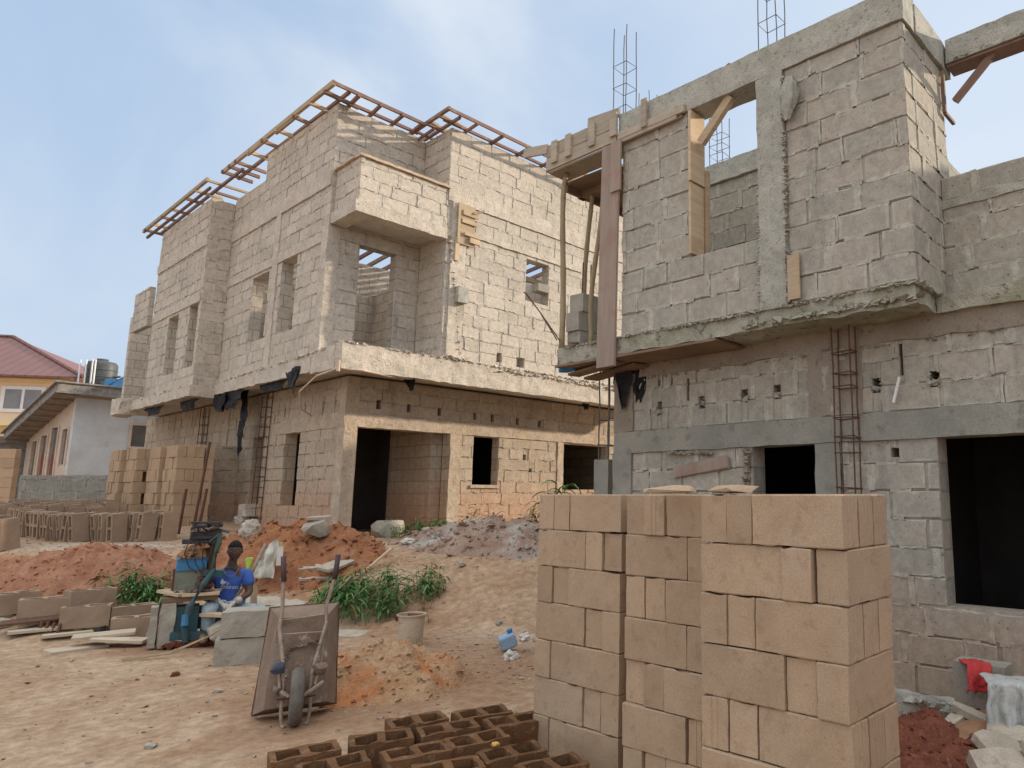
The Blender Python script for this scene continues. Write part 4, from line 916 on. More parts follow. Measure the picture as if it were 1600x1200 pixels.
# the distant stacks
random.seed(41)
NO = [solid_block(80+k, mat=M['blockO']) for k in range(4)]
Q = G(-9.48, 13.6, 0)
def farcol(x0, y0, layers, z0, nm, mode, full=False):
    for k in range(layers):
        z = z0+(layers-1-k)*PITCH; even = (k+mode) % 2 == 0
        sl = [('S', .228), ('H', .53), ('H', .682)] if even else [('H', .075), ('H', .227), ('S', .53)]
        hn = 0
        for kind, cy in sl:
            dx = random.uniform(-.02, .02); rz = random.uniform(-.02, .02); pos = (x0+(.2275 if kind == 'H' else .075)+dx, y0+cy, z)
            if kind == 'H': hn += 1; lb = f'orange-tan block end-on, {"left" if (hn == 2) else "right"} of two, {ORD[k]} layer down, {nm}'
            else: lb = f'orange-tan block lengthwise, {ORD[k]} layer down, {nm}'
            o = link('solid_block', random.choice(NO), None, pos, (0, 0, (R(90) if kind == 'H' else 0)+rz)); tag(o, lb, 'block', 'blocks of the distant pile by the pale house')
            if kind == 'S' and (k == 0 or full):
                for q in (1, 2):
                    o = link('solid_block', random.choice(NO), None, (pos[0]+.153*q, pos[1], z), (0, 0, rz)); tag(o, f'orange-tan block, {"middle" if q == 1 else "rear"} of three lengthwise, {ORD[k]} layer, {nm}', 'block', 'blocks of the distant pile by the pale house')
zf = .95
farcol(Q.x, Q.y, 7, zf, 'corner column, distant pile', 0, True)
for k in range(7):                       # single row against the corner column, house side
    o = link('solid_block', random.choice(NO), None, (Q.x+.54+random.uniform(-.015, .015), Q.y+.23, zf+(6-k)*PITCH), (0, 0, random.uniform(-.03, .03))); tag(o, f'orange-tan block end-on, {ORD[k]} layer down, house end of the distant pile', 'block', 'blocks of the distant pile by the pale house')
farcol(Q.x-.06, Q.y+.82, 7, zf, 'second column, distant pile', 1)
farcol(Q.x-.22, Q.y+1.75, 7, zf, 'third column, distant pile', 0)
farcol(Q.x-.32, Q.y+2.55, 7, zf, 'end column, distant pile', 1)
PL = G(-15.75, 17, 0)
for c in range(2):
    for k in range(8):
        l = -15.9-.50*c; o = link('solid_block', random.choice(NO), None, G(l, 17-.02*c, .86+(7-k)*PITCH), (0, 0, ROT+R(90)+random.uniform(-.02, .02))); tag(o, f'orange-tan block, {ORD[k]} down in the {"right" if c == 0 else "left"} column at the far left edge', 'block', 'blocks of the pile at the far left edge')
# steel rods stuck up by the distant pile
t = thing('steel_rods', G(-8.45, 12.6), 'three rusty steel rods standing upright behind the block machine', 'rods'); mb = MB()
for l, d, h, dl in ((-8.62, 12.6, .78, .04), (-8.38, 12.6, 1.62, .13), (-8.3, 12.62, .8, .07)): mb.tube([G(l, d, zt(l, d)), G(l+dl, d+.02, zt(l, d)+h)], .022, 6)
mb.build('rod', M['rust'], t, world=True)

# ================================================================ concrete block seat, bucket, barrow
random.seed(51)
SG = G(-4.15, 7.28, 0)
for k, (lw, z, dl, lab) in enumerate(((.52, 0.0, 0, 'worn grey block, lower of two, right of the block machine'), (.49, .252, .03, 'grey block with wet streaks, upper of two beside the seated man'))):
    mb = MB(); mb.rough(-lw/2, lw/2, -.15, .15, 0, .24, .05, .009, 8, k+3); o = mb.build('concrete_block', M['blockG'] if k else M['blockG'], None, G(-4.15+dl, 7.22, z+.0), (0, 0, FC(-4.15, 7.22)+R(-4)-.05*k)); tag(o, lab, 'block')
def bucket():
    t = thing('bucket', G(-2.80, 7.9), 'stained cream plastic bucket standing on the trodden soil', 'bucket', rz=ROT); t.scale = (.92, .92, .95); n = 28; mb = MB()
    mb.lathe([(0, .004), (.125, .004), (.13, .012), (.152, .335), (.166, .338), (.168, .352), (.160, .354), (.152, .350), (.130, .02), (0, .02)], n); mb.build('bucket_body', M['bucket'], t, smooth=False)
    mb = MB(); crumble(mb, [(-.09, 0, .3), (.09, .02, .3)], 10, .07, 3, sq=.7); mb.build('soil_fill', M['redsoil'], t)
bucket()
def barrow():
    t = thing('wheelbarrow', G(-2.74, 5.48, 0), 'cement-crusted wheelbarrow tipped upright on its wheel with handles in the air', 'wheelbarrow', rz=FC(-2.76, 5.48)+R(1)); t.scale = (.93, .9, .955)
    # local: x right, y away, z up. tray underside faces the viewer (-y)
    rim = [(-.315, .10, .025), (.275, .10, .04), (.255, .24, .80), (-.255, .24, .79)]      # open rim, resting on the ground
    bot = [(-.235, -.10, .10), (.195, -.10, .11), (.175, .06, .73), (-.185, .06, .73)]       # tray floor
    def quad(mb, a, b, c, d, n=8, m=10, amp=.006, th=.004, mi=0):
        g0 = []
        for s in (0, 1):
            g = []
            for i in range(n+1):
                row = []
                for j in range(m+1):
                    u, v = i/n, j/m; p = Vector(a)*(1-u)*(1-v)+Vector(b)*u*(1-v)+Vector(c)*u*v+Vector(d)*(1-u)*v
                    p += Vector((0, 1, 0))*(s*th)+noise.noise_vector(p*7)*amp; row.append(mb.vert(p))
                g.append(row)
            for i in range(n):
                for j in range(m): mb.face((g[i][j], g[i+1][j], g[i+1][j+1], g[i][j+1]), -1, None, mi)
    mb = MB(); quad(mb, *bot); 
    crumble(mb, [(-.15, -.09, .2), (-.1, .0, .5), (.1, -.02, .55)], 55, .016, 4); mb.build('tray_floor', M['barrow'], t, smooth=False)
    mb = MB(); quad(mb, rim[0], bot[0], bot[3], rim[3]); quad(mb, bot[1], rim[1], rim[2], bot[2]); quad(mb, rim[0], rim[1], bot[1], bot[0]); quad(mb, bot[3], bot[2], rim[2], rim[3]); mb.build('tray_side', M['barrowR'], t)
    mb = MB(); mb.tube(rim+[rim[0]], .009, 6); mb.build('tray_rim', M['rust'], t)
    # wheel on its fork
    wx, wy, wz = -.02, -.26, .205
    wroot = MB(); pr = []
    for i in range(13):
        a = math.pi*2*i/12; pr.append((.165+.038*math.cos(a), .047*math.sin(a)))
    wroot.lathe(pr, 30, (wx, wy, wz), axis='x'); whl = wroot.build('wheel', M['tyre'], t, smooth=True)
    mb = MB(); mb.lathe([(.03, -.05), (.13, -.02), (.13, .02), (.03, .05)], 20, (wx, wy, wz), axis='x'); mb.tube([(wx-.13, wy, wz), (wx+.13, wy, wz)], .013, 8)
    o = mb.build('rim', M['rust'], whl)
    for s, hx0, hx1 in ((-1, -.165, -.175), (1, .15, .205)):
        fx = wx+s*.085
        mb = MB(); mb.tube([(fx, wy+.02, wz-.015), (fx+s*.01, -.16, .34), (hx0+.01*s, -.02, .68), (hx0, .05, .80), (hx1, .10, 1.02), (hx1+s*.012, .13, 1.17)], .0145, 8)
        crumble(mb, [(fx, -.2, .3), (hx0, -.02, .65)], 14, .016, 5+s); h = mb.build('handle', M['tubec'], t, smooth=True)
        mb = MB(); mb.tube([(hx1-s*.003, .09, 1.0), (hx1+s*.004, .108, 1.08), (hx1+s*.013, .132, 1.19)], .021, 10); mb.build('grip', M['grip'], h, smooth=True)
        mb = MB(); mb.tube([(hx0*1.0, .0, .66), (hx0*.92, -.09, .40), (fx+s*.035, -.20, .26)], .011, 7); mb.build('brace', M['tubec'], t)
        mb = MB(); mb.tube([(fx+s*.012, wy+.02, wz+.02), (fx+s*.012, wy+.0, .1), (fx+s*.0, wy-.02, .015)], .013, 7); mb.tube([(fx+s*.0, wy-.02, .015), (fx-s*.02, wy-.05, .012)], .016, 6); mb.build('leg', M['tubec'], t)
    for pa, pb, rr in (((-.17, -.03, .62), (.16, -.03, .615), .006), ((-.17, .03, .715), (.17, .03, .74), .006), ((-.13, -.235, .245), (wx-.05, wy, wz), .017), ((.16, -.22, .28), (wx+.05, wy, wz), .017)):
        mb = MB(); mb.tube([pa, pb], rr, 7); mb.build('cross_bar', M['tubec'], t)
    mb = MB(); hull(mb, [(-.16+random.uniform(-.055, .055), -.2+random.uniform(-.04, .04), .40+random.uniform(-.05, .05)) for _ in range(18)]); mb.build('blue_rag', mottled('navy_rag', (.05,.065,.10), (.08,.09,.13), 12, .9, .4, .01), t)
    mb = MB(); hull(mb, [(.13+random.uniform(-.055, .055), -.17+random.uniform(-.03, .03), .36+random.uniform(-.05, .05)) for _ in range(18)]); mb.build('mortar_lump', M['barrow'], t)
barrow()

# ================================================================ block moulding machine
random.seed(61)
def machine():
    t = thing('block_machine', G(-5.22, 8.12, .0), 'grimy blue and green block moulding machine with black engine on top', 'block machine', rz=FC(-5.22, 8.12)); t.scale = (.84, .84, .81)
    def P(name, mat, mb, par=t, **k): return mb.build(name, mat, par, **k)
    mb = MB(); mb.rough(-.42, -.27, -.20, .02, 0, .56, .06, .012, 7, 1); 
    P('concrete_leg', M['stone'], mb)
    mb = MB(); mb.rough(-.53, -.45, -.16, .1, 0, .52, .06, .014, 7, 2); P('concrete_leg', M['stone'], mb)
    mb = MB(); mb.rough(.02, .22, .06, .30, 0, .30, .07, .02, 7, 3); P('concrete_leg', M['redsoil'], mb)
    mb = MB(); mb.box(-.29, -.02, -.17, .12, .10, .50); mb.box(-.12, .2, -.02, .2, .18, .46); mb.obox((-.3, -.2, .14), (.16, -.24, .12), .05, .10); P('base_plate', M['mteal'], mb)
    mb = MB(); mb.box(-.43, .18, -.16, .22, .565, .625, tone=.4); P('timber_bed', M['ply'], mb)
    mb = MB(); mb.obox((-.44, .1, .70), (-.20, -.18, .655), .16, .035, tone=.6); mb.obox((-.22, -.15, .652), (.19, -.15, .652), .16, .035, tone=.8); mb.obox((-.02, .1, .655), (.2, .05, .66), .2, .035, tone=.3); P('pallet_board', M['woodN'], mb)
    mb = MB(); mb.box(-.32, -.02, -.06, .2, .67, 1.0); P('mould_box', M['mgreen'], mb)
    mb = MB(); mb.box(-.315, .02, -.085, .21, .955, 1.115); mb.box(-.32, .025, -.09, .215, 1.10, 1.125); o = P('mould_hopper', M['mblue'], mb)
    bv = o.modifiers.new('b', 'BEVEL'); bv.width = .03; bv.segments = 3
    mb = MB()
    for z, r in ((.70, .05), (.78, .07), (.86, .05)): mb.lathe([(0, z-.015), (r, z-.015), (r, z+.015), (0, z+.015)], 12, (-.02, -.09, 0))
    mb.tube([(-.02, -.09, .62), (-.02, -.09, .95)], .02, 8); P('screw_jack', M['rust'], mb)
    mb = MB(); mb.obox((-.05, -.03, .64), (.03, .02, 1.42), .07, .05); mb.obox((.03, -.04, .66), (.105, .0, 1.50), .075, .07); P('mast', M['rust'], mb)
    mb = MB(); mb.obox((.11, -.05, 1.2), (.135, -.05, 1.45), .09, .06); mb.obox((.06, -.07, .88), (.10, -.07, 1.2), .06, .03); P('mast_guard', mottled('worn_teal_paint', (.03,.16,.15), (.10,.10,.08), 9, .6, .3, .005), mb)
    mb = MB(); mb.tube([(.10, -.12, .96), (.0, -.20, .78), (-.12, -.27, .52), (-.16, -.29, .28), (-.13, -.29, .06)], [.03, .042, .045, .042, .035], 10); mb.obox((-.02, -.12, .93), (.2, -.06, .9), .1, .08); l = P('ramming_lever', M['mteal'], mb)
    mb = MB(); mb.tube([(-.16, -.325, .42), (-.155, -.33, .28)], [.034, .042], 9); P('paint_sleeve', M['mblue'], mb, l)
    mb = MB(); hull(mb, [(-.10+random.uniform(-.16, .16), .02+random.uniform(-.1, .1), 1.2+random.uniform(-.10, .12)) for _ in range(30)]); crumble(mb, [(-.25, -.06, 1.14), (.0, -.06, 1.3)], 24, .05, 4); P('oily_rag', M['mrag'], mb)
    mb = MB(); mb.rough(-.28, .10, -.1, .15, 1.31, 1.37, .08, .012, 7, 5); mb.rough(-.2, .13, -.09, .14, 1.37, 1.50, .06, .018, 8, 6); mb.box(-.15, .05, -.13, -.09, 1.38, 1.42); P('engine', M['black'], mb)
    mb = MB(); mb.rough(-.2, .12, -.1, .12, 1.5, 1.53, .08, .008, 8, 7); mb.lathe([(.0, 1.53), (.085, 1.53), (.095, 1.56), (.07, 1.585), (0, 1.585)], 14, (-.08, -.05, 0)); mb.lathe([(.0, 1.53), (.075, 1.53), (.08, 1.575), (0, 1.58)], 14, (.08, -.06, 0)); mb.obox((-.2, 0, 1.60), (.14, -.02, 1.585), .2, .025); P('engine_head', M['black'], mb)
    mb = MB(); mb.tube([(.02, -.12, 1.34), (.1, -.1, 1.42), (.13, -.04, 1.36), (.2, -.04, 1.40)], .014, 6); mb.tube([(.1, 0, 1.5), (.24, -.02, 1.46)], .02, 6); P('throttle_linkage', M['steel'], mb)
    mb = MB()
    for k in range(5): mb.tube([(-.2+.09*k, -.12, 1.36), (-.24+.10*k, -.17, 1.2+.03*k), (-.18+.07*k, -.15, 1.02+.04*k), (-.08+.05*k, -.13, .92)], .007, 5)
    P('cable', M['black'], mb)
    mb = MB(); crumble(mb, [(-.30, -.1, .69), (.12, -.12, .69)], 40, .03, 12); crumble(mb, [(-.28, -.1, 1.13), (.0, -.09, 1.13)], 16, .025, 13); crumble(mb, [(-.18, -.12, 1.5), (.1, -.12, 1.52)], 20, .03, 14); P('caked_mortar', M['barrow'], mb)
    mb = MB()
    for z in (.74, .84, .93): mb.box(-.0, .12, -.12, -.06, z, z+.035)
    mb.box(-.345, -.315, -.02, .1, .70, .98); mb.box(-.04, .0, -.10, -.07, .68, 1.0); P('iron_bracket', M['rust'], mb)
    mb = MB(); crumble(mb, [(-.35, -.22, .03), (.2, -.25, .03)], 40, .06, 8); mb.rough(.06, .28, -.18, .06, 0, .12, .06, .03, 6, 9); P('spilt_sand', M['redsoil'], mb)
machine()
# split bamboo strips and cord by the machine
mb = MB(); 
for k in range(2): mb.tube([G(-5.35+.05*k, 7.2-.06*k, .02), G(-5.0+.04*k, 7.35, .05), G(-4.72, 7.55, .18), G(-4.55+.03*k, 7.62, .33)], .008, 5)
tag(mb.build('bamboo_strip', M['bamboo']), 'thin pale split bamboo strips bent up between the machine and grey blocks', 'strips')

# ================================================================ slabs, boards and litter
random.seed(71)
def slab(name, pos, dims, rot, label, mat, seed, cat='slab', broken=True, group=None):
    rnd = random.Random(seed); lx, ly, th = dims; mb = MB(); n = 7 if broken else 4
    if broken: pl = [(lx/2*(rnd.uniform(.75, 1.05))*sx, ly/2*rnd.uniform(.75, 1.05)*sy) for sx, sy in ((-1,-1),(-.2,-1.05),(1,-.9),(1.05,.1),(.8,1),(-.3,.95),(-1.0,.7))]
    else: pl = [(-lx/2, -ly/2), (lx/2, -ly/2), (lx/2, ly/2), (-lx/2, ly/2)]
    b = [mb.vert((x, y, 0)) for x, y in pl]; e = [mb.vert((x*.985, y*.985, th)) for x, y in pl]
    tn = rnd.uniform(.4, .8); mb.face(b[::-1], tn); mb.face(e, tn)
    for i in range(len(pl)): mb.face((b[i], b[(i+1)%len(pl)], e[(i+1)%len(pl)], e[i]), tn*.8)
    o = mb.build(name, mat, None, pos, rot)
    return tag(o, label, cat, group)
def yard(lat, dep, dz=0.0): return G(lat, dep, zt(lat, dep)+dz)
sl = [(-5.32, 9.15, .10, .5, .38, (.28, -.08, .1), 'pale cracked slab nearest the seated man'), (-4.70, 9.05, .10, .48, .40, (.30, -.12, .5), 'large leaning slab in the middle of the slab pile'), (-4.42, 9.0, .04, .42, .3, (.2, .25, -.4), 'slab propped at the right end of the slab pile'), (-4.98, 8.85, .03, .5, .22, (.1, .05, .2), 'narrow slab at the foot of the slab pile'), (-4.55, 8.82, .0, .55, .2, (.12, -.03, .35), 'low slab lying under the leaning slab'),
      (-5.15, 9.35, .02, .5, .4, (.15, .08, -.3), 'half hidden slab at the back of the slab pile'), (-4.95, 10.05, .11, .46, .28, (.30, -.05, .2), 'grey slab lying low on the orange heap, left of two'), (-4.62, 10.0, .13, .52, .24, (.25, -.2, .75), 'grey slab lying low on the orange heap, right of two'), (-4.78, 9.9, .02, .6, .2, (.2, .0, -.1), 'slab beneath two others low on the orange heap'), (-5.2, 9.85, .02, .3, .14, (.2, .1, .5), 'small slab fragment left of the slabs on the heap'),
      (-3.78, 8.55, .0, .5, .4, (.03, .03, -.5), 'flat broken slab on the ground right of the wheelbarrow handles'), (-5.12, 10.45, .56, .36, .13, (.15, -.06, .1), 'thin pale slab balanced on the concrete lump on the heap')]
for k, (l, d, dz, a, b, rt, lb) in enumerate(sl): slab('concrete_slab', yard(l, d, dz), (a, b, .035), (rt[0], rt[1], FC(l, d)+rt[2]), lb, M['slabc'], 100+k)
lump('concrete_lump', yard(-5.12, 10.38, .32), (.42, .3, .26), M['stone'], 'rounded concrete lump on the orange soil heap', 5, rot=.3)
lump('concrete_boulder', yard(-5.0, 12.75, -.05), (.6, .4, .36), M['stone'], 'big rounded concrete lump in the dark doorway', 6, rot=.2)
def stick(name, a, b, w, h, mat, label, cat='stick'):
    mb = MB(); mb.obox(a, b, w, h, tone=.6, wob=.003); return tag(mb.build(name, mat), label, cat)
stick('timber_stick', yard(-4.25, 10.0, .04), yard(-4.0, 10.35, .2), .05, .02, M['woodN'], 'pale stick lying on the right shoulder of the orange heap')
stick('timber_stick', yard(-4.42, 9.05, .04), yard(-4.1, 9.3, .38), .02, .02, M['woodN'], 'thin yellow stick leaning up from the slab pile to the weeds')
stick('dark_timber', yard(-5.02, 8.8, .04), yard(-5.24, 9.15, .32), .07, .05, M['ply'], 'dark brown timber offcut leaning on the slab pile')
brd = [(-7.05, 8.22, 0, .55, .22, (0, 0, 0), 'lone weathered pallet board flat on the bare ground'), (-6.2, 8.05, .10, .55, .24, (.03, -.02, -.05), 'upper pallet board stacked left of the block machine'), (-5.98, 7.98, .055, .5, .2, (.03, .10, -.35), 'middle pallet board slanting left of the block machine'), (-6.3, 7.82, .0, .5, .24, (.02, 0, .3), 'lowest pallet board left of the block machine'), (-6.68, 8.2, .02, .5, .12, (0, 0, .05), 'narrow pallet board at the foot of the block line'), (-8.35, 9.0, .02, .25, .16, (0, .1, .2), 'small board scrap at the far left end of the block line')]
for k, (l, d, dz, a, b, rt, lb) in enumerate(brd): slab('pallet_board', yard(l, d, dz+.005), (a, b, .028), (rt[0], rt[1], FC(l, d)+rt[2]), lb, M['board'], 200+k, 'board', broken=False)
lump('mortar_lump', yard(-7.55, 8.3, -.01), (.2, .12, .12), M['stone'], 'knobbly mortar lump in front of the block line', 9)
slab('mould_plate', yard(-7.2, 8.28, .08), (.55, .2, .02), (.1, -.03, FC(-7.2, 8.28)), 'rusty steel mould plate in front of the block line', M['rust'], 9, 'plate', False)
mb = MB()
for k in range(4): mb.obox(yard(-7.05+.07*k, 8.2, 0), yard(-7.05+.07*k, 8.23, .1), .025, .02)
tag(mb.build('mould_comb', M['rust']), 'rusty toothed steel part under the mould plate', 'metal part')
mb = MB(); hull(mb, [tuple(G(-6.4+random.uniform(-.07, .07), 8.22+random.uniform(-.04, .04), zt(-6.4, 8.2)+.1+random.uniform(-.08, .09))) for _ in range(16)]); tag(mb.build('dusty_boot', M['black']), 'dusty dark boot resting against the block line', 'boot')
# standing slab beside the machine
slab('concrete_slab', yard(-5.78, 8.2, .05), (.16, .42, .05), (R(78), .25, ROT+.5), 'grey slab on edge leaning against the machine leg', M['stone'], 77)
# shovel leaning on the grey blocks
t = thing('shovel', yard(-5.0, 8.3), 'long grey shovel handle leaning in front of the man', 'shovel'); mb = MB(); mb.tube([G(-5.06, 8.35, .3), G(-4.96, 8.6, .72), G(-4.92, 8.75, 1.02)], [.02, .02, .018], 8); mb.build('shaft', M['tubec'], t, world=True, smooth=True)
mb = MB(); mb.tube([G(-5.07, 8.33, .25), G(-5.08, 8.3, .05)], [.05, .1], 8); mb.build('blade', M['rust'], t, world=True)
# woven sack and coloured scraps behind the man
t = thing('woven_sack', yard(-5.35, 9.6), 'dirty woven sack with green print and lime patch hung behind the man', 'sack')
def sk(u, v):
    p = G(-5.60+.34*u*(.45+.55*v)+.14*(1-v), 9.75-.15*v+.04*math.sin(u*9), .98-.46*v+.16*(u-.6)*(1-v)); return p+noise.noise_vector(Vector((u*4, v*4, 2)))*.03
mb = MB(); sheetmesh(mb, sk, 12, 14); mb.build('sack_cloth', M['sack'], t, world=True)
mb = MB(); hull(mb, [tuple(G(-5.56+random.uniform(-.07, .05), 9.55+random.uniform(-.03, .03), .70+random.uniform(-.11, .11))) for _ in range(14)]); mb.build('lime_patch', M['lime'], t, world=True)
mb = MB(); mb.obox(G(-5.28, 9.75, .66), G(-5.31, 9.8, .97), .05, .012); tag(mb.build('yellow_strip', M['yel']), 'faded yellow strip standing beside the woven sack', 'strip')
mb = MB(); mb.obox(G(-5.20, 9.6, .68), G(-5.22, 9.65, .92), .07, .012); tag(mb.build('white_strip', M['white']), 'white plastic strip standing behind the wheelbarrow handle', 'strip')
# white crumpled bag on the orange heap
def crumpled(name, lat, dep, dz, r, mat, label, seed, cat, sq=(1, 1, 1), amp=.35, n=28):
    bm = bmesh.new(); bmesh.ops.create_icosphere(bm, subdivisions=4, radius=1)
    for v in bm.verts:
        d = v.co.normalized(); k = 1+amp*noise.noise(d*2.1+Vector((seed, 0, 0)))+amp*.8*abs(noise.noise(d*4.3+Vector((0, seed, 0))))-amp*.3*abs(noise.noise(d*9+Vector((0, 0, seed))))
        v.co = Vector((d.x*sq[0], d.y*sq[1], d.z*sq[2]))*k*r
    me = bpy.data.meshes.new(name); bm.to_mesh(me); bm.free(); me.materials.append(mat)
    return tag(link(name, me, None, yard(lat, dep, dz), (0, 0, FC(lat, dep))), label, cat)
crumpled('crumpled_bag', -6.15, 10.5, .36, .125, M['bagc'], 'crumpled off-white bag on the left slope of the orange heap', 3, 'bag', (1, .8, 1.15), .38)
crumpled('crumpled_paper', -4.0, 11.0, .05, .08, M['white'], 'crumpled white paper on the path before the dark doorway', 5, 'paper', (1.3, .8, .6), .5)
crumpled('torn_scrap', -.40-1.2, 7.35, .02, .06, M['white'], 'pale torn scrap under the blue plastic can', 7, 'scrap', (1, .8, .9), .5)
crumpled('white_scrap', -1.52, 7.62, .14, .05, M['white'], 'white plastic scrap beside the blue plastic can', 8, 'scrap', (1.3, .8, .8), .5)
crumpled('white_paper', -2.0+.14, 5.35, .02, .06, M['white'], 'white paper scrap behind the damp hollow blocks', 9, 'paper', (1.8, 1, .3), .3)
crumpled('paper_flake', -2.15, 6.15, .015, .03, M['white'], 'small white flake on the ground right of the sand heap', 10, 'paper', (1.5, 1, .5), .3)
for k, (l, d, r, lb) in enumerate(((-2.32, 6.72, .05, 'pale stone on the bare soil behind the damp blocks'), (-3.35, 4.85, .035, 'small pale stone on bare ground left of the wheelbarrow'), (-3.55, 4.6, .02, 'tiny stone near the lower left of the yard'), (-4.42, 6.6, .04, 'dark clod in front of the grey blocks'), (-2.1, 8.9, .05, 'pale stone on the slope above the bucket'), (-2.95, 10.2, .06, 'flat stone on the path below the rubble heap'))):
    lump('stone', yard(l, d, -.01), (r*2.2, r*1.6, r*1.2), M['stone'] if k != 3 else M['redsoil'], lb, 300+k, 'stone')
# blue can
def can():
    t = thing('plastic_can', yard(-1.68, 7.65), 'pale blue plastic can lying by the foot of the block stack', 'can', rz=ROT); mb = MB(); mb.box(-.085, .085, -.06, .06, .0, .15); o = mb.build('can_body', M['bluej'], t, rot=(.15, -.35, .3), loc=(0, 0, .03)); b = o.modifiers.new('b', 'BEVEL'); b.width = .03; b.segments = 4
    mb = MB(); mb.lathe([(0, .15), (.028, .15), (.028, .185), (0, .185)], 12, (.05, 0, 0)); mb.build('cap', M['mblue'], t, rot=(.15, -.35, .3), loc=(0, 0, .03))
can()
# cloths on blocks at the right edge
for k, (l, d, z, w, a, lb) in enumerate(((2.26, 5.40, .10, .36, R(-40), 'grey-tan block under the red cloth beside the house wall'), (2.42, 5.02, .10, .48, R(-26), 'grey-tan block under the white cloth at the right edge'))):
    mb = MB(); mb.rough(-w/2, w/2, -.10, .10, 0, .26 if k else .30, .06, .004, 7, 60+k); tag(mb.build('concrete_block', M['blockG'], None, G(l, d, z), (0, 0, ROT+a)), lb, 'block')
def drape(fn, nu, nv, name, mat, label):
    mb = MB(); sheetmesh(mb, fn, nu, nv); o = mb.build(name, mat, None, smooth=True); s = o.modifiers.new('s', 'SOLIDIFY'); s.thickness = .006; tag(o, label, 'cloth'); return o
def dwhite(u, v):
    # lies over the block top, falls down its front in folds
    w = -.17+.36*u
    if v < .35: p = Vector((w+.28*(1-v/.35)*(u), .14-.30*(v/.35), .315+.012*nz(u*9, v*9)))
    else:
        f = (v-.35)/.65; sp = 1+.55*f*(1 if u > .5 else .8); p = Vector(((w-.01)*sp+.02*f, -.165-.05*f-.05*math.sin(u*21+1)*(.3+.7*f)-.02*math.sin(u*47)*f, .315-.44*f*(1-.3*abs(math.sin(u*5+.5)))))
    p += noise.noise_vector(Vector((u*4, v*5, 3)))*.025
    c, s = math.cos(R(-10)), math.sin(R(-10)); return G(2.26+.92*(p.x*c-p.y*s), 4.99+.92*(p.x*s+p.y*c), .10+p.z*.9-.005)
drape(dwhite, 40, 40, 'white_cloth', M['whc'], 'grey-white cloth draped over a block at the right edge')
def dred(u, v):
    p = Vector((-.17+.27*u-.03*v, -.09-.03*v-.05*math.sin(u*8)*v*.6, .345-.17*v*(1-.3*abs(nz(u*3, 5)))-.02)) if v > .3 else Vector((-.17+.27*u, .1-.63*v, .345))
    p += noise.noise_vector(Vector((u*4, v*4, 8)))*.02; return G(2.20+p.x*.62, 5.33+p.y*.75, .10+p.z-.03)
drape(dred, 20, 20, 'red_cloth', M['redc'], 'crumpled red cloth hanging over a block by the house wall')
rs = [(1.62, 3.98, .02, .46, .34, (.15, -.1, .5), 'large pale broken slab lowest in the right corner'), (1.86, 4.1, .10, .5, .34, (.3, .12, -.1), 'thick broken slab with ragged edge on top in the right corner'), (1.98, 4.42, .08, .36, .5, (.35, .2, .3), 'broken slab tilted steeply at the right edge'), (2.2, 4.72, .10, .5, .22, (.15, .1, -.5), 'long broken slab below the white cloth'), (1.72, 4.35, .05, .34, .3, (.2, -.15, .9), 'pale slab piece at the back of the right corner'), (2.1, 4.15, .16, .4, .3, (.4, .25, .0), 'broken slab at the outermost right edge'),
      (1.93, 5.05, .12, .3, .1, (.1, -.25, .6), 'small slab splinter left of the red cloth'), (2.02, 5.02, .14, .3, .1, (.1, .3, -.6), 'crossed slab splinter left of the red cloth')]
for k, (l, d, dz, a, b, rt, lb) in enumerate(rs): slab('concrete_slab', G(l, d, dz-.02), (a, b, .07 if k == 1 else .045), (rt[0], rt[1], ROT+rt[2]), lb, M['slabc'], 400+k)
for k, (l, d, r) in enumerate(((1.5, 4.6, .07), (1.42, 4.68, .05))): lump('stone', G(l, d, .075), (r*2.4, r*1.5, r*1.3), M['slabc'], ('larger' if k == 0 else 'smaller')+' of two pale stones on the dark red soil', 410+k, 'stone')
# pebbles and crumbs: too many to count
def pebbles():
    rnd = random.Random(5); mb = MB()
    for k in range(2600):
        c = rnd.random()
        if c < .35: l, d = rnd.gauss(-2.4, 1.1), rnd.gauss(7, 1.2)
        elif c < .6: l, d = rnd.gauss(-8.3, 1.2), rnd.gauss(10.3, .7)
        elif c < .8: l, d = rnd.gauss(-4.6, .9), rnd.gauss(10.0, .6)
        else: l, d = rnd.uniform(-6.5, 1), rnd.uniform(3.6, 8)
        if l > 1 or d < 3.4: continue
        r = min(.034, .004+abs(rnd.gauss(0, .0085))); z = zt(l, d); c0 = G(l, d, z+r*.3)
        if 2.6 < c0.x < 3.7 and 1.2 < c0.y < 3.8: continue
        hull(mb, [c0+Vector((rnd.uniform(-1, 1)*r*1.3, rnd.uniform(-1, 1)*r*1.3, rnd.uniform(-1, 1)*r*.7)) for _ in range(7)])
    tag(mb.build('pebbles', M['peb']), kind='stuff')
pebbles()

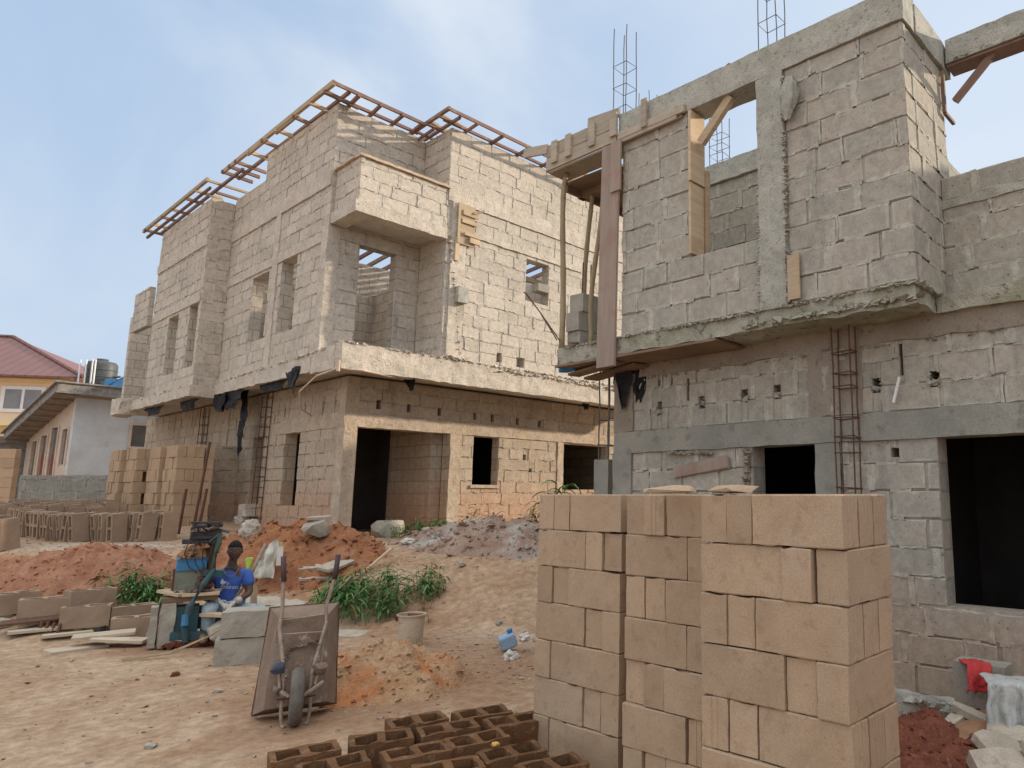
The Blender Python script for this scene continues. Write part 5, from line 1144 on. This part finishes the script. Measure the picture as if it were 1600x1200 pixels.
# ================================================================ weeds
def weed(lat, dep, n, h, spread, label, mat, seed, blade=.024, droop=1.0, sx=1.0, cat='plant', pos=None, stems=True):
    rnd = random.Random(seed); base = pos or yard(lat, dep); t = thing('weed_clump', base, label, cat); mb = MB(); ms = MB()
    for i in range(n):
        a = rnd.uniform(0, 2*math.pi); rr = math.sqrt(rnd.random())*spread; ox, oy = rr*math.cos(a)*sx, rr*math.sin(a)
        root = Vector((RT[0]*ox+FW[0]*oy, RT[1]*ox+FW[1]*oy, 0)); 
        l0, d0 = LD(base.x+root.x, base.y+root.y); root.z = (zt(l0, d0)-base.z if pos is None else 0)
        hh = h*rnd.uniform(.55, 1.1); lean = Vector((rnd.uniform(-.3, .3), rnd.uniform(-.3, .3), 1)).normalized()
        if stems: ms.tube([root, root+lean*hh*.55, root+lean*hh*.9+Vector((0, 0, -.01))], [.006, .004, .002], 4, tone=.4, cap=False)
        for j in range(rnd.randint(6, 10)):
            f = rnd.uniform(.15, .95); p0 = root+lean*hh*f; b = rnd.uniform(0, 2*math.pi); ln = hh*rnd.uniform(.3, .85); w = blade*rnd.uniform(.7, 1.3)
            dr = Vector((math.cos(b), math.sin(b), rnd.uniform(.3, 1.0))).normalized(); sd = dr.cross(Vector((0, 0, 1))).normalized(); prev = None; tn = rnd.random()
            for q in range(6):
                s = q/5; c = p0+dr*ln*s+Vector((0, 0, -droop*ln*.75*s*s)); ww = w*math.sin(math.pi*(.12+.88*s))**.7*.5 if q < 5 else .001
                cur = (mb.vert(c-sd*ww+Vector((0, 0, ww*.5))), mb.vert(c), mb.vert(c+sd*ww+Vector((0, 0, ww*.5))))
                if prev: mb.face((prev[0], prev[1], cur[1], cur[0]), tn); mb.face((prev[1], prev[2], cur[2], cur[1]), tn)
                prev = cur
    mb.build('leaves', mat, t); 
    if stems: ms.build('stems', mat, t)
weed(-3.88, 9.25, 75, .42, .42, 'dense dark green grass clump on the slope right of the wheelbarrow handles', M['leaf'], 1, sx=1.25)
weed(-3.25, 9.55, 28, .28, .26, 'smaller green grass clump at the right end of the dense clump', M['leaf'], 2)
weed(-4.35, 9.3, 22, .26, .22, 'low green weeds behind the right wheelbarrow handle', M['leaf'], 7)
weed(-6.75, 9.15, 30, .30, .26, 'green leafy weeds just left of the block machine', M['leaf'], 3, sx=1.2)
weed(-6.45, 9.35, 22, .26, .2, 'green weeds touching the machine mould box', M['leaf'], 8)
weed(-7.2, 9.35, 22, .2, .2, 'yellowish low weeds on the red bank', M['dry'], 9, blade=.02)
weed(-4.45, 12.7, 45, .34, .45, 'green weeds growing across the dark doorway', M['leaf'], 4, sx=1.4)
weed(-3.55, 13.6, 9, .55, .35, 'dry drooping grass at the foot of the sunlit wall', M['dry'], 5, blade=.035, droop=1.5, sx=1.5)
weed(-2.1, 12.9, 12, .75, .45, 'tall dry brown grass beside the block stack', M['dry'], 6, blade=.035, droop=1.6)
weed(-2.95, 12.9, 8, .3, .5, 'low yellow grass on top of the rubble heap', M['dry'], 12, blade=.03, droop=1.5, sx=1.4)
weed(-2.0, 13.2, 9, 1.0, .12, 'upright green plant seen over the left end of the block stack', M['leaf'], 10, blade=.05)
weed(-3.05, 9.1, 5, .2, .2, 'few thin dry stalks on the bare slope below the weeds', M['dry'], 13, blade=.012)

# ================================================================ neighbours
def obj_at(mb, name, mat, par): return mb.build(name, mat, par)
def bungalow():
    o = G(-17.85, 21.0, .75); t = thing('bungalow', o, 'low white and tan bungalow with weathered grey eaves boards', 'house', rz=R(4))
    H = 3.72; sl = .235; zt_ = lambda y, top=H: top-sl*y
    mb = MB(); mb.box(0, 9, 0, .2, 0, H+.05); mb.build('gable_wall', M['plast'], t)
    wins = [(.36, .84, 1.75, 2.82), (1.32, 1.92, 1.2, 2.92), (2.34, 2.96, 1.2, 2.72), (3.35, 3.88, 1.2, 2.58)]
    mb = MB(); rc = [(.2, 4.4, 0, 2.95)]
    for h in wins: rc = sub(rc, h)
    for (a, b, z0, z1) in rc: mb.box(0, .2, a, b, z0, z1)
    mb.poly([(0, .2, 2.95), (0, 4.4, 2.95), (0, 4.4, zt_(4.4)), (0, .2, zt_(.2))]); mb.poly([(.2, .2, 2.95), (.2, 4.4, 2.95), (.2, 4.4, zt_(4.4)), (.2, .2, zt_(.2))]); mb.build('side_wall', M['plastT'], t)
    for k, (a, b, z0, z1) in enumerate(wins):
        mb = MB(); mb.box(.05, .12, a, b, z0, z1, tone=.2); f = mb.build('window', M['louv'], t)
        mb = MB(); mb.box(-.03, .02, a-.1, a, z0-.02, z1+.05); mb.box(-.03, .02, b, b+.1, z0-.02, z1+.05); mb.box(-.03, .02, a, b, z1, z1+.05); mb.build('window_frame', M['plastT'], f)
        if k in (1, 2):
            mb = MB(); mb.box(.02, .045, a+.02, b-.1, z0+.02, z0+.9); mb.build('red_brick_infill', mottled('dull_red', (.24,.06,.05), (.18,.05,.04), 8), f)
    mb = MB(); mb.box(1.46, 2.1, -.02, .04, 2.35, 3.02); f = mb.build('window', M['louv'], t); mb = MB(); mb.box(1.38, 2.2, -.08, -.0, 2.28, 2.35); mb.box(1.38, 1.46, -.05, .0, 2.35, 3.09); mb.box(2.1, 2.18, -.05, .0, 2.35, 3.09); mb.box(1.46, 2.1, -.05, 0, 3.02, 3.09); mb.build('window_frame', M['plastT'], f)
    mb = MB(); mb.rough(-.6, 9, -.52, -.47, H+.06, H+.36, .3, .02, 2, 3); mb.build('fascia_board', M['fascia'], t)
    mb = MB(); mb.obox((-.575, -.5, H+.25), (-.575, 4.6, H+.25-5.1*sl), .05, .26, tone=.5); mb.build('fascia_board', M['fascia'], t)
    mb = MB(); mb.poly([(-.55, -.47, H+.13), (9, -.47, H+.13), (9, 4.6, H+.13-5.07*sl), (-.55, 4.6, H+.13-5.07*sl)])
    for k in range(9): y = -.3+.55*k; mb.box(-.55, 0, y, y+.05, H+.07-sl*(y+.47), H+.12-sl*(y+.47))
    mb.build('soffit', M['soffit'], t)
    mb = MB(); a, b = H+.40, H+.40-5.3*sl
    mb.poly([(-.68, -.6, a), (9, -.6, a), (9, 4.7, b), (-.68, 4.7, b)]); mb.poly([(-.68, -.6, a-.04), (9, -.6, a-.04), (9, 4.7, b-.04), (-.68, 4.7, b-.04)]); mb.poly([(-.68, -.6, a), (9, -.6, a), (9, -.6, a-.04), (-.68, -.6, a-.04)]); mb.poly([(-.68, -.6, a), (-.68, 4.7, b), (-.68, 4.7, b-.04), (-.68, -.6, a-.04)]); mb.build('roof', M['fascia'], t)
    mb = MB(); mb.box(.2, 9, .2, 4.4, 0, .1); mb.box(1.6, 1.8, .2, 4.4, 0, 2.5); mb.box(0, 9, 4.4, 4.6, 0, 2.6); mb.build('inner_wall', M['plastT'], t)
    mb = MB(); mb.box(-1.2, 3, 4.8, 5.0, 0, 2.5); mb.poly([(-1.7, 4.7, 2.75), (3, 4.7, 2.75), (3, 9, 2.35), (-1.7, 9, 2.35)]); mb.box(-1.75, 3, 4.66, 4.72, 2.55, 2.75); mb.build('lean_to', M['fascia'], t)
bungalow()
def lowwall():
    t = thing('boundary_wall', G(-17.4, 19, .8), 'low grey block boundary wall before the white bungalow', 'wall', rz=ROT); mb = MB(); w = Wall(mb, 'y', 0, -1, .2, cham=.01); w.body((0, 4.4, -.1, 1.32)); w.bricks((0, 4.4, 0, 1.31), seed=9, pitch=.3, L=.6, gap=.012, vg=.02); mb.build('blockwork', M['wallC'], t)
lowwall()
def yellowhouse():
    o = G(-40, 42, .5); t = thing('yellow_house', o, 'yellow two-storey house with ribbed red-brown hipped roof', 'house', rz=ROT+R(14))
    mb = MB(); mb.box(-14, 3.2, 0, 10, 0, 5.4); mb.build('lower_wall', M['yellow'], t)
    mb = MB(); mb.box(-14, 3.1, -.6, 10, 5.4, 8.0); mb.build('upper_wall', M['peach'], t)
    mb = MB(); mb.box(-14.2, 3.3, -.8, 10, 5.15, 5.42); mb.box(-14.2, 3.3, -.9, 10, 7.75, 8.02); mb.build('string_course', M['yellow'], t)
    mb = MB(); mb.box(.15, 2.35, -.68, -.6, 5.95, 7.5); f = mb.build('window_frame', M['pvc'], t)
    for x0, x1 in ((.35, 1.17), (1.33, 2.15)):
        mb = MB(); mb.box(x0, x1, -.70, -.675, 6.15, 7.3); mb.build('pane', M['glass'], f)
    mb = MB(); A = (-15, -1.6, 8.05); B = (4.6, -1.6, 8.05); C = (4.6, 11, 8.05); D = (-15, 11, 8.05); E = (-2.6, 4.5, 11.4); F = (-9, 4.5, 11.4)
    mb.poly([A, B, E, F]); mb.poly([B, C, E]); mb.poly([C, D, F, E]); mb.poly([D, A, F]); mb.box(-15, 4.6, -1.6, 11, 7.95, 8.05); r = mb.build('roof', M['roof'], t)
    mb = MB(); mb.tube([(4.6, -1.6, 8.1), (-2.6, 4.5, 11.45), (-9, 4.5, 11.45)], .12, 6); mb.build('ridge_cap', M['roof'], r)
    mb = MB(); mb.tube([(-1.4, -.9, 8.5), (-1.4, -.9, 11.4)], .03, 6); mb.tube([(-1.9, -.9, 11.4), (-.9, -.9, 11.35)], .05, 6); mb.build('aerial', M['steel'], t)
yellowhouse()
def watertank():
    o = G(-28.7, 35, .5); t = thing('water_tank', o, 'dark water tank on a tall stand above the bungalow roof', 'water tank', rz=ROT)
    mb = MB()
    for x, y in ((-.9, -.9), (.9, -.9), (.9, .9), (-.9, .9)): mb.tube([(x, y, 0), (x, y, 6.1)], .08, 6)
    mb.box(-1.1, 1.1, -1.1, 1.1, 6.1, 6.22); mb.build('stand', M['steel'], t)
    mb = MB(); mb.lathe([(0, 6.22), (.62, 6.22), (.66, 6.3), (.66, 7.55), (.58, 7.68), (.25, 7.75), (.25, 7.85), (0, 7.86)], 20); 
    for z in (6.55, 6.9, 7.25): mb.lathe([(.66, z-.03), (.69, z), (.66, z+.03)], 20)
    mb.build('tank_body', M['tank'], t, smooth=True)
    mb = MB()
    for x in (-.45, -.15, .15, .3): mb.tube([(x, -.74, 5.9), (x-.03, -.74, 7.7)], .035, 6)
    mb.build('riser_pipe', M['pvc'], t)
    mb = MB(); mb.tube([(-1.0, -.3, 6.9), (1.05, -.3, 6.85)], .03, 5)
    for x in (-1.0, 1.0): mb.tube([(x, -.3, 6.2), (x, -.3, 6.95)], .03, 5); mb.tube([(x-.12, -.3, 6.9), (x+.25, -.3, 6.9)], .06, 5)
    mb.build('guard_rail', M['steel'], t)
watertank()
def shed():
    o = G(-23.3, 30, .5); t = thing('rooftop_shed', o, 'blue-sheeted shed corner showing above the bungalow roof', 'shed', rz=ROT+R(20)); mb = MB(); mb.box(-.9, 0, 0, 3, 0, 6.0); mb.poly([(-1.0, -.05, 5.5), (.05, -.05, 6.35), (.05, 3, 6.35), (-1.0, 3, 5.5)]); mb.poly([(-.95, -.03, 5.3), (.02, -.03, 5.3), (.02, -.03, 6.33), (-.95, -.03, 5.5)]); mb.build('blue_sheet', M['blueR'], t)
    mb = MB(); mb.box(0, 4, -.03, 3, 0, 6.3); mb.build('shed_wall', M['plastT'], t)
shed()
mb = MB(); mb.tube([G(-23.9, 30, .5), G(-23.7, 30, 4.5), G(-23.35, 30, 8.6)], [.05, .04, .02], 6); tag(mb.build('radio_mast', M['steel']), 'thin leaning radio mast behind the bungalow', 'mast')
# ================================================================ the seated man
def skin_obj(name, chains, mat, parent, lv=2, root=0, smooth=True):
    """chains: list of lists of (point, radius); chains that share a point are joined"""
    vs = []; rd = []; es = []; key = {}
    for ch in chains:
        prev = None
        for p, r in ch:
            k = tuple(round(c, 4) for c in p)
            if k not in key: key[k] = len(vs); vs.append(p); rd.append(r if hasattr(r, '__len__') else (r, r))
            i = key[k]
            if prev is not None and prev != i: es.append((prev, i))
            prev = i
    me = bpy.data.meshes.new(name); me.from_pydata(vs, es, []); o = bpy.data.objects.new(name, me); COL.objects.link(o)
    sk = o.modifiers.new('skin', 'SKIN'); sk.use_smooth_shade = True; sk.branch_smoothing = .6
    sv = me.skin_vertices[0].data
    for i, r in enumerate(rd): sv[i].radius = r; sv[i].use_root = (i == root)
    ss_ = o.modifiers.new('sub', 'SUBSURF'); ss_.levels = lv; ss_.render_levels = lv
    bpy.context.view_layer.update(); dg = bpy.context.evaluated_depsgraph_get()
    me2 = bpy.data.meshes.new_from_object(o.evaluated_get(dg)); bpy.data.objects.remove(o)
    me2.name = name; me2.materials.clear(); me2.materials.append(mat)
    me2.polygons.foreach_set('use_smooth', [smooth]*len(me2.polygons))
    return link(name, me2, parent)
def man():
    base = G(-5.15, 8.45, .02)
    t = thing('person', base, 'young man in blue football shirt, washed jeans and grey gloves, seated facing the camera', 'person', rz=FC(-5.13, 8.45))
    V = Vector
    pel, sp, ch, nk, hb = V((0, .02, .27)), V((.0, .0, .45)), V((.005, -.02, .63)), V((.02, -.03, .775)), V((.036, -.035, .875))
    sl, sr = V((-.175, -.01, .695)), V((.18, -.015, .69))
    el, er = V((-.235, -.06, .44)), V((.225, -.09, .45))
    wl, wr = V((-.085, -.25, .405)), V((.095, -.25, .39))
    hl, hr = V((-.09, .0, .25)), V((.09, .0, .25))
    kl, kr = V((-.15, -.36, .36)), V((.36, -.33, .27)); al, ar = V((-.15, -.42, .04)), V((.44, -.52, -.0))
    hd = V((.042, -.055, .935))
    # body: one continuous surface, legs to the ankles, arms to the wrists
    skin_obj('body', [[(pel, .12), (sp, .115), (ch, .125), (nk, .052), (hb, .046)], [(ch, .125), (sl, .062), (el, .042), (wl, .03)], [(ch, .125), (sr, .062), (er, .042), (wr, .03)],
                      [(pel, .12), (hl, .085), (kl, .058), (al, .04)], [(pel, .12), (hr, .085), (kr, .058), (ar, .04)]], M['skin'], t)
    # head with cranium, jaw, nose, brow, ears
    bm = bmesh.new(); bmesh.ops.create_uvsphere(bm, u_segments=40, v_segments=28, radius=1)
    for v in bm.verts:
        d = v.co.copy(); p = V((d.x*.075, d.y*.095, d.z*.115))
        if d.z < 0: k = 1-.30*(-d.z)**1.3; p.x *= k; p.y = p.y*(1-.12*(-d.z)) - .012*(-d.z)
        f = max(0, -d.y)                                     # face side
        if f > 0:
            nose = math.exp(-((d.x/.16)**2))*math.exp(-(((d.z+.12)/.22)**2)); p.y -= .020*nose*f
            p.y -= .006*math.exp(-(((d.z-.28)/.10)**2))*math.exp(-((d.x/.6)**2))*f           # brow
            for s in (-1, 1): p.y += .010*math.exp(-(((d.x-s*.38)/.18)**2))*math.exp(-(((d.z-.10)/.11)**2))*f   # sockets
            p.y -= .010*math.exp(-((d.x/.32)**2))*math.exp(-(((d.z+.50)/.10)**2))*f           # lips
            p.y += .006*math.exp(-((d.x/.30)**2))*math.exp(-(((d.z+.50)/.022)**2))*f         # mouth line
            p.y -= .006*math.exp(-((d.x/.3)**2))*math.exp(-(((d.z+.85)/.15)**2))*f            # chin
            for s in (-1, 1): p.y -= .005*math.exp(-(((d.x-s*.55)/.22)**2))*math.exp(-(((d.z+.12)/.18)**2))*f   # cheeks
        v.co = p
    me = bpy.data.meshes.new('head'); bm.to_mesh(me); bm.free(); me.materials.append(M['skin']); me.polygons.foreach_set('use_smooth', [True]*len(me.polygons))
    head = link('head', me, t, hd, (R(6), 0, R(-4)))
    for s in (-1, 1):
        mb = MB(); mb.lathe([(0, -.006), (.022, -.006), (.026, 0), (.02, .006), (0, .004)], 12); mb.build('ear', M['skin'], head, (s*.075, .008, .0), (0, R(82)*s, 0), smooth=True)
        mb = MB(); mb.lathe([(0, -.010), (.007, -.007), (.010, 0), (.007, .007), (0, .010)], 12); e = mb.build('eye', M['eye'], head, (s*.029, -.0795, .014), (0, 0, 0), smooth=True); e.scale = (1.2, .7, .5)
        mb = MB(); mb.lathe([(0, -.003), (.005, -.002), (.005, .002), (0, .003)], 10); mb.build('pupil', M['black'], e, (0, -.0095, 0), (R(90), 0, 0))
    bm = bmesh.new(); bmesh.ops.create_uvsphere(bm, u_segments=36, v_segments=24, radius=1); kill = []
    for v in bm.verts:
        d = v.co.copy(); line = .50-.62*max(0, d.y)-.15*(abs(d.x) > .6)
        n = 1+.03*noise.noise(d*14)
        v.co = V((d.x*.081*n, d.y*.101*n+.002, d.z*.123*n))
        if d.z < line and d.y < .2: kill.append(v)
        elif d.z < -.35: kill.append(v)
    bmesh.ops.delete(bm, geom=kill, context='VERTS'); me = bpy.data.meshes.new('hair'); bm.to_mesh(me); bm.free(); me.materials.append(M['hair']); me.polygons.foreach_set('use_smooth', [True]*len(me.polygons)); h = link('hair', me, head); h.modifiers.new('s', 'SOLIDIFY').thickness = .012
    # shirt with short sleeves
    mid = lambda a, b, f: a.lerp(b, f)
    sh = skin_obj('shirt', [[(V((0, .02, .245)), (.155, .125)), (V((0, .01, .34)), (.15, .12)), (sp, (.145, .118)), (ch, (.150, .125)), (V((.017, -.022, .725)), (.085, .075)), (V((.02, -.026, .752)), (.066, .062))],
                            [(ch, (.150, .125)), (sl+V((.01, 0, 0)), .086), (mid(sl, el, .35), .076), (mid(sl, el, .72), .073)], [(ch, (.150, .125)), (sr-V((.01, 0, 0)), .086), (mid(sr, er, .35), .076), (mid(sr, er, .72), .073)]], M['shirt'], t)
    for v in sh.data.vertices: v.co += noise.noise_vector(v.co*9)*.008+noise.noise_vector(v.co*22)*.003
    def chest(txt, x, z, size, rot, nm):
        cu = bpy.data.curves.new(nm, 'FONT'); cu.body = txt; cu.size = size; cu.align_x = 'CENTER'; cu.shear = .25; cu.extrude = .001
        o = bpy.data.objects.new(nm, cu); COL.objects.link(o); bpy.context.view_layer.update(); me = bpy.data.meshes.new_from_object(o.evaluated_get(bpy.context.evaluated_depsgraph_get())); bpy.data.objects.remove(o)
        me.materials.clear(); me.materials.append(M['shirtL'])
        from mathutils.bvhtree import BVHTree
        bt = BVHTree.FromPolygons([v.co for v in sh.data.vertices], [p.vertices for p in sh.data.polygons]); c, s = math.cos(rot), math.sin(rot)
        for v in me.vertices:
            X, Z = x+v.co.x*c-v.co.y*s, z+v.co.x*s+v.co.y*c; hit = bt.ray_cast(V((X, -1, Z)), V((0, 1, 0)))
            v.co = V((X, (hit[0].y if hit[0] else -.15)-.004-max(0, v.co.z)*1.5, Z))
        link(nm, me, sh)
    chest('Fly', -.015, .565, .05, R(-4), 'shirt_lettering'); chest('Emirates', .035, .515, .062, R(-5), 'shirt_lettering')
    mb = MB(); cr = [(-.075, .60), (-.055, .645), (-.04, .61), (-.015, .605), (-.03, .585), (-.06, .575)]; mb.poly([(x, -.158, z) for x, z in cr]); mb.poly([(x, -.160, z) for x, z in cr]); mb.build('shirt_crest', M['shirtL'], sh)
    # jeans
    je = skin_obj('jeans', [[(V((0, .03, .27)), .14), (hl, .105), (mid(hl, kl, .5), .092), (kl, .08), (mid(kl, al, .5), .07), (al+V((0, 0, .05)), .065)], [(V((0, .03, .27)), .14), (hr, .105), (mid(hr, kr, .5), .095), (kr, .08), (mid(kr, ar, .5), .07), (ar+V((0, 0, .05)), .065)]], M['jeans'], t)
    for v in je.data.vertices: v.co += noise.noise_vector(v.co*10)*.007
    # gloved hands, one laid over the other, five separate fingers each
    def hand(w, pdir, side, nm):
        d = pdir.normalized(); up = V((0, -.35, .95)); x = d.cross(up).normalized()*side; up = x.cross(d).normalized()*side
        palm = [w, w+d*.045, w+d*.085]; chains = [[(palm[0], (.030, .026)), (palm[1], (.038, .020)), (palm[2], (.040, .017))]]
        for k, (off, ln) in enumerate(((-.033, .066), (-.011, .078), (.011, .073), (.032, .056))):
            b0 = palm[2]+x*off*.75; dd = (d+x*off*5).normalized(); p1 = b0+dd*ln*.45; p2 = p1+(dd-up*.55).normalized()*ln*.35; p3 = p2+(dd-up*1.2).normalized()*ln*.3
            chains.append([(palm[2], (.040, .017)), (b0+dd*.012, .0105), (p1, .0105), (p2, .0098), (p3, .0085)])
        th = palm[0]+d*.02-x*.03; t1 = th+(d*.7-x*.8).normalized()*.035; t2 = t1+(d*.95-x*.25-up*.2).normalized()*.032
        chains.append([(palm[1], (.038, .020)), (th, .013), (t1, .012), (t2, .010)])
        skin_obj(nm, chains, M['glove'], t)
    hand(wl, V((.72, -.42, -.42)), 1, 'glove'); hand(wr, V((-.62, -.5, -.45)), -1, 'glove')
    for k, (w, e) in enumerate(((wl, el), (wr, er))):
        mb = MB(); dd = (e-w).normalized(); mb.tube([w-dd*.01, w+dd*.03, w+dd*.055], [.036, .038, .040], 12); mb.build('glove_cuff', M['glove'], t, smooth=True)
    for a, dx in ((al, -.02), (ar, .03)):
        bm = bmesh.new(); bmesh.ops.create_uvsphere(bm, u_segments=16, v_segments=10, radius=1)
        for v in bm.verts: v.co = V((v.co.x*.045, v.co.y*.125-.05, max(-.6, v.co.z)*.045+.02*(v.co.y > 0)))
        me = bpy.data.meshes.new('shoe'); bm.to_mesh(me); bm.free(); me.materials.append(M['shoe']); me.polygons.foreach_set('use_smooth', [True]*len(me.polygons)); link('shoe', me, t, (a.x+dx, a.y, max(.0, a.z)+.0))
    mb = MB(); pts = [V((.02+.075*math.sin(a), -.055-.09*max(0, math.cos(a)), .745-.085*max(0, math.cos(a))**1.5)) for a in [math.pi*(-.5+i/14) for i in range(15)]]; mb.tube(pts, .003, 5); mb.build('neck_chain', M['bamboo'], t)
man()
mb = MB(); mb.rough(-.23, .23, -.1, .14, 0, .20, .07, .006, 7, 91); tag(mb.build('concrete_block', M['blockG'], None, G(-5.13, 8.55, .02), (0, 0, FC(-5.13, 8.55))), 'grey block the man in the blue shirt sits on', 'block')
stick('flat_board', G(-5.10, 8.0, .315), G(-4.70, 7.95, .31), .14, .03, M['woodN'], 'short tan board under the gloved hands of the seated man', 'board')
lump('stone', G(-4.85, 8.0, .0), (.36, .28, .30), M['stone'], 'rough concrete lump carrying the short tan board', 97, 'rubble')

# ================================================================ sky, sun, camera
SUND = Vector((1.73, -.90, .70)).normalized()          # toward the sun
el = math.asin(SUND.z); rot = math.atan2(SUND.x, SUND.y)
W = bpy.data.worlds.new('World'); SC.world = W; W.use_nodes = True; nt = W.node_tree; nt.nodes.clear()
def wn(typ, **k):
    d = nt.nodes.new(typ)
    for a, b in k.items(): setattr(d, a, b)
    return d
sky = wn('ShaderNodeTexSky', sky_type='NISHITA', sun_disc=False); sky.sun_elevation = el; sky.sun_rotation = rot; sky.air_density = 1.0; sky.dust_density = 2.0; sky.ozone_density = 1.0
tc = wn('ShaderNodeTexCoord'); mp = wn('ShaderNodeMapping'); mp.inputs['Scale'].default_value = (1.0, 1.0, 1.5); nt.links.new(tc.outputs['Generated'], mp.inputs[0])
def mixc(f, a, b):
    d = wn('ShaderNodeMix', data_type='RGBA')
    for s, v in ((d.inputs[0], f), (d.inputs[6], a), (d.inputs[7], b)):
        if isinstance(v, bpy.types.NodeSocket): nt.links.new(v, s)
        else: s.default_value = v if not isinstance(v, tuple) else (*v, 1)
    return d.outputs[2]
def mrange(v, a, b, c, d):
    m = wn('ShaderNodeMapRange', interpolation_type='SMOOTHSTEP'); nt.links.new(v, m.inputs[0])
    for k, x in zip((1, 2, 3, 4), (a, b, c, d)): m.inputs[k].default_value = x
    return m.outputs[0]
def dot(v):
    d = wn('ShaderNodeVectorMath', operation='DOT_PRODUCT'); nt.links.new(tc.outputs['Generated'], d.inputs[0]); d.inputs[1].default_value = v; return d.outputs['Value']
no = wn('ShaderNodeTexNoise'); no.inputs['Scale'].default_value = 1.9; no.inputs['Detail'].default_value = 6; no.inputs['Roughness'].default_value = .5; no.inputs['Distortion'].default_value = .6; nt.links.new(mp.outputs[0], no.inputs['Vector'])
# thin humid veil over the clear sky, soft cloud, and brightness added out of view, west and overhead, to fill the shade
veil = mixc(.84, sky.outputs[0], (3.05, 4.0, 5.4))
low = mixc(mrange(dot((0, 0, 1)), .45, .0, 0, .62), veil, (3.9, 4.45, 5.2))
clo = mixc(mrange(no.outputs[0], .44, .74, 0, .8), low, (4.9, 5.3, 5.8))
east = mixc(mrange(dot((.95, .1, .3)), .72, .98, 0, .6), clo, (4.9, 5.4, 6.0))
west = mixc(mrange(dot((-.86, -.42, .28)), .02, .8, 0, 1), east, (6.0, 6.2, 6.5))
west = mixc(mrange(dot((0, 0, 1)), .62, .92, 0, 1), west, (12.2, 12.2, 12.3))
bg = wn('ShaderNodeBackground'); bg.inputs[1].default_value = .10; nt.links.new(west, bg.inputs[0]); wo = wn('ShaderNodeOutputWorld'); nt.links.new(bg.outputs[0], wo.inputs[0])
L = bpy.data.lights.new('sun', 'SUN'); L.energy = 3.1; L.angle = R(1.5); L.color = (1.0, .86, .68); lo = bpy.data.objects.new('sun', L); COL.objects.link(lo); lo.rotation_euler = SUND.to_track_quat('Z', 'Y').to_euler()
cam = bpy.data.cameras.new('camera'); co = bpy.data.objects.new('camera', cam); COL.objects.link(co); SC.camera = co
co.location = (0, 0, 1.6); cam.sensor_width = 36; cam.lens = 1104/1600*36; cam.shift_x = -250/1600; cam.clip_end = 3000; cam.clip_start = .05
PIT = .1557; f = Vector((math.sin(YAW)*math.cos(PIT), math.cos(YAW)*math.cos(PIT), math.sin(PIT))); co.rotation_euler = f.to_track_quat('-Z', 'Y').to_euler()
SC.render.engine = 'CYCLES'; SC.cycles.use_denoising = True; SC.cycles.max_bounces = 6
SC.view_settings.view_transform = 'Standard'; SC.view_settings.look = 'None'; SC.view_settings.exposure = 0.7; SC.view_settings.gamma = 1
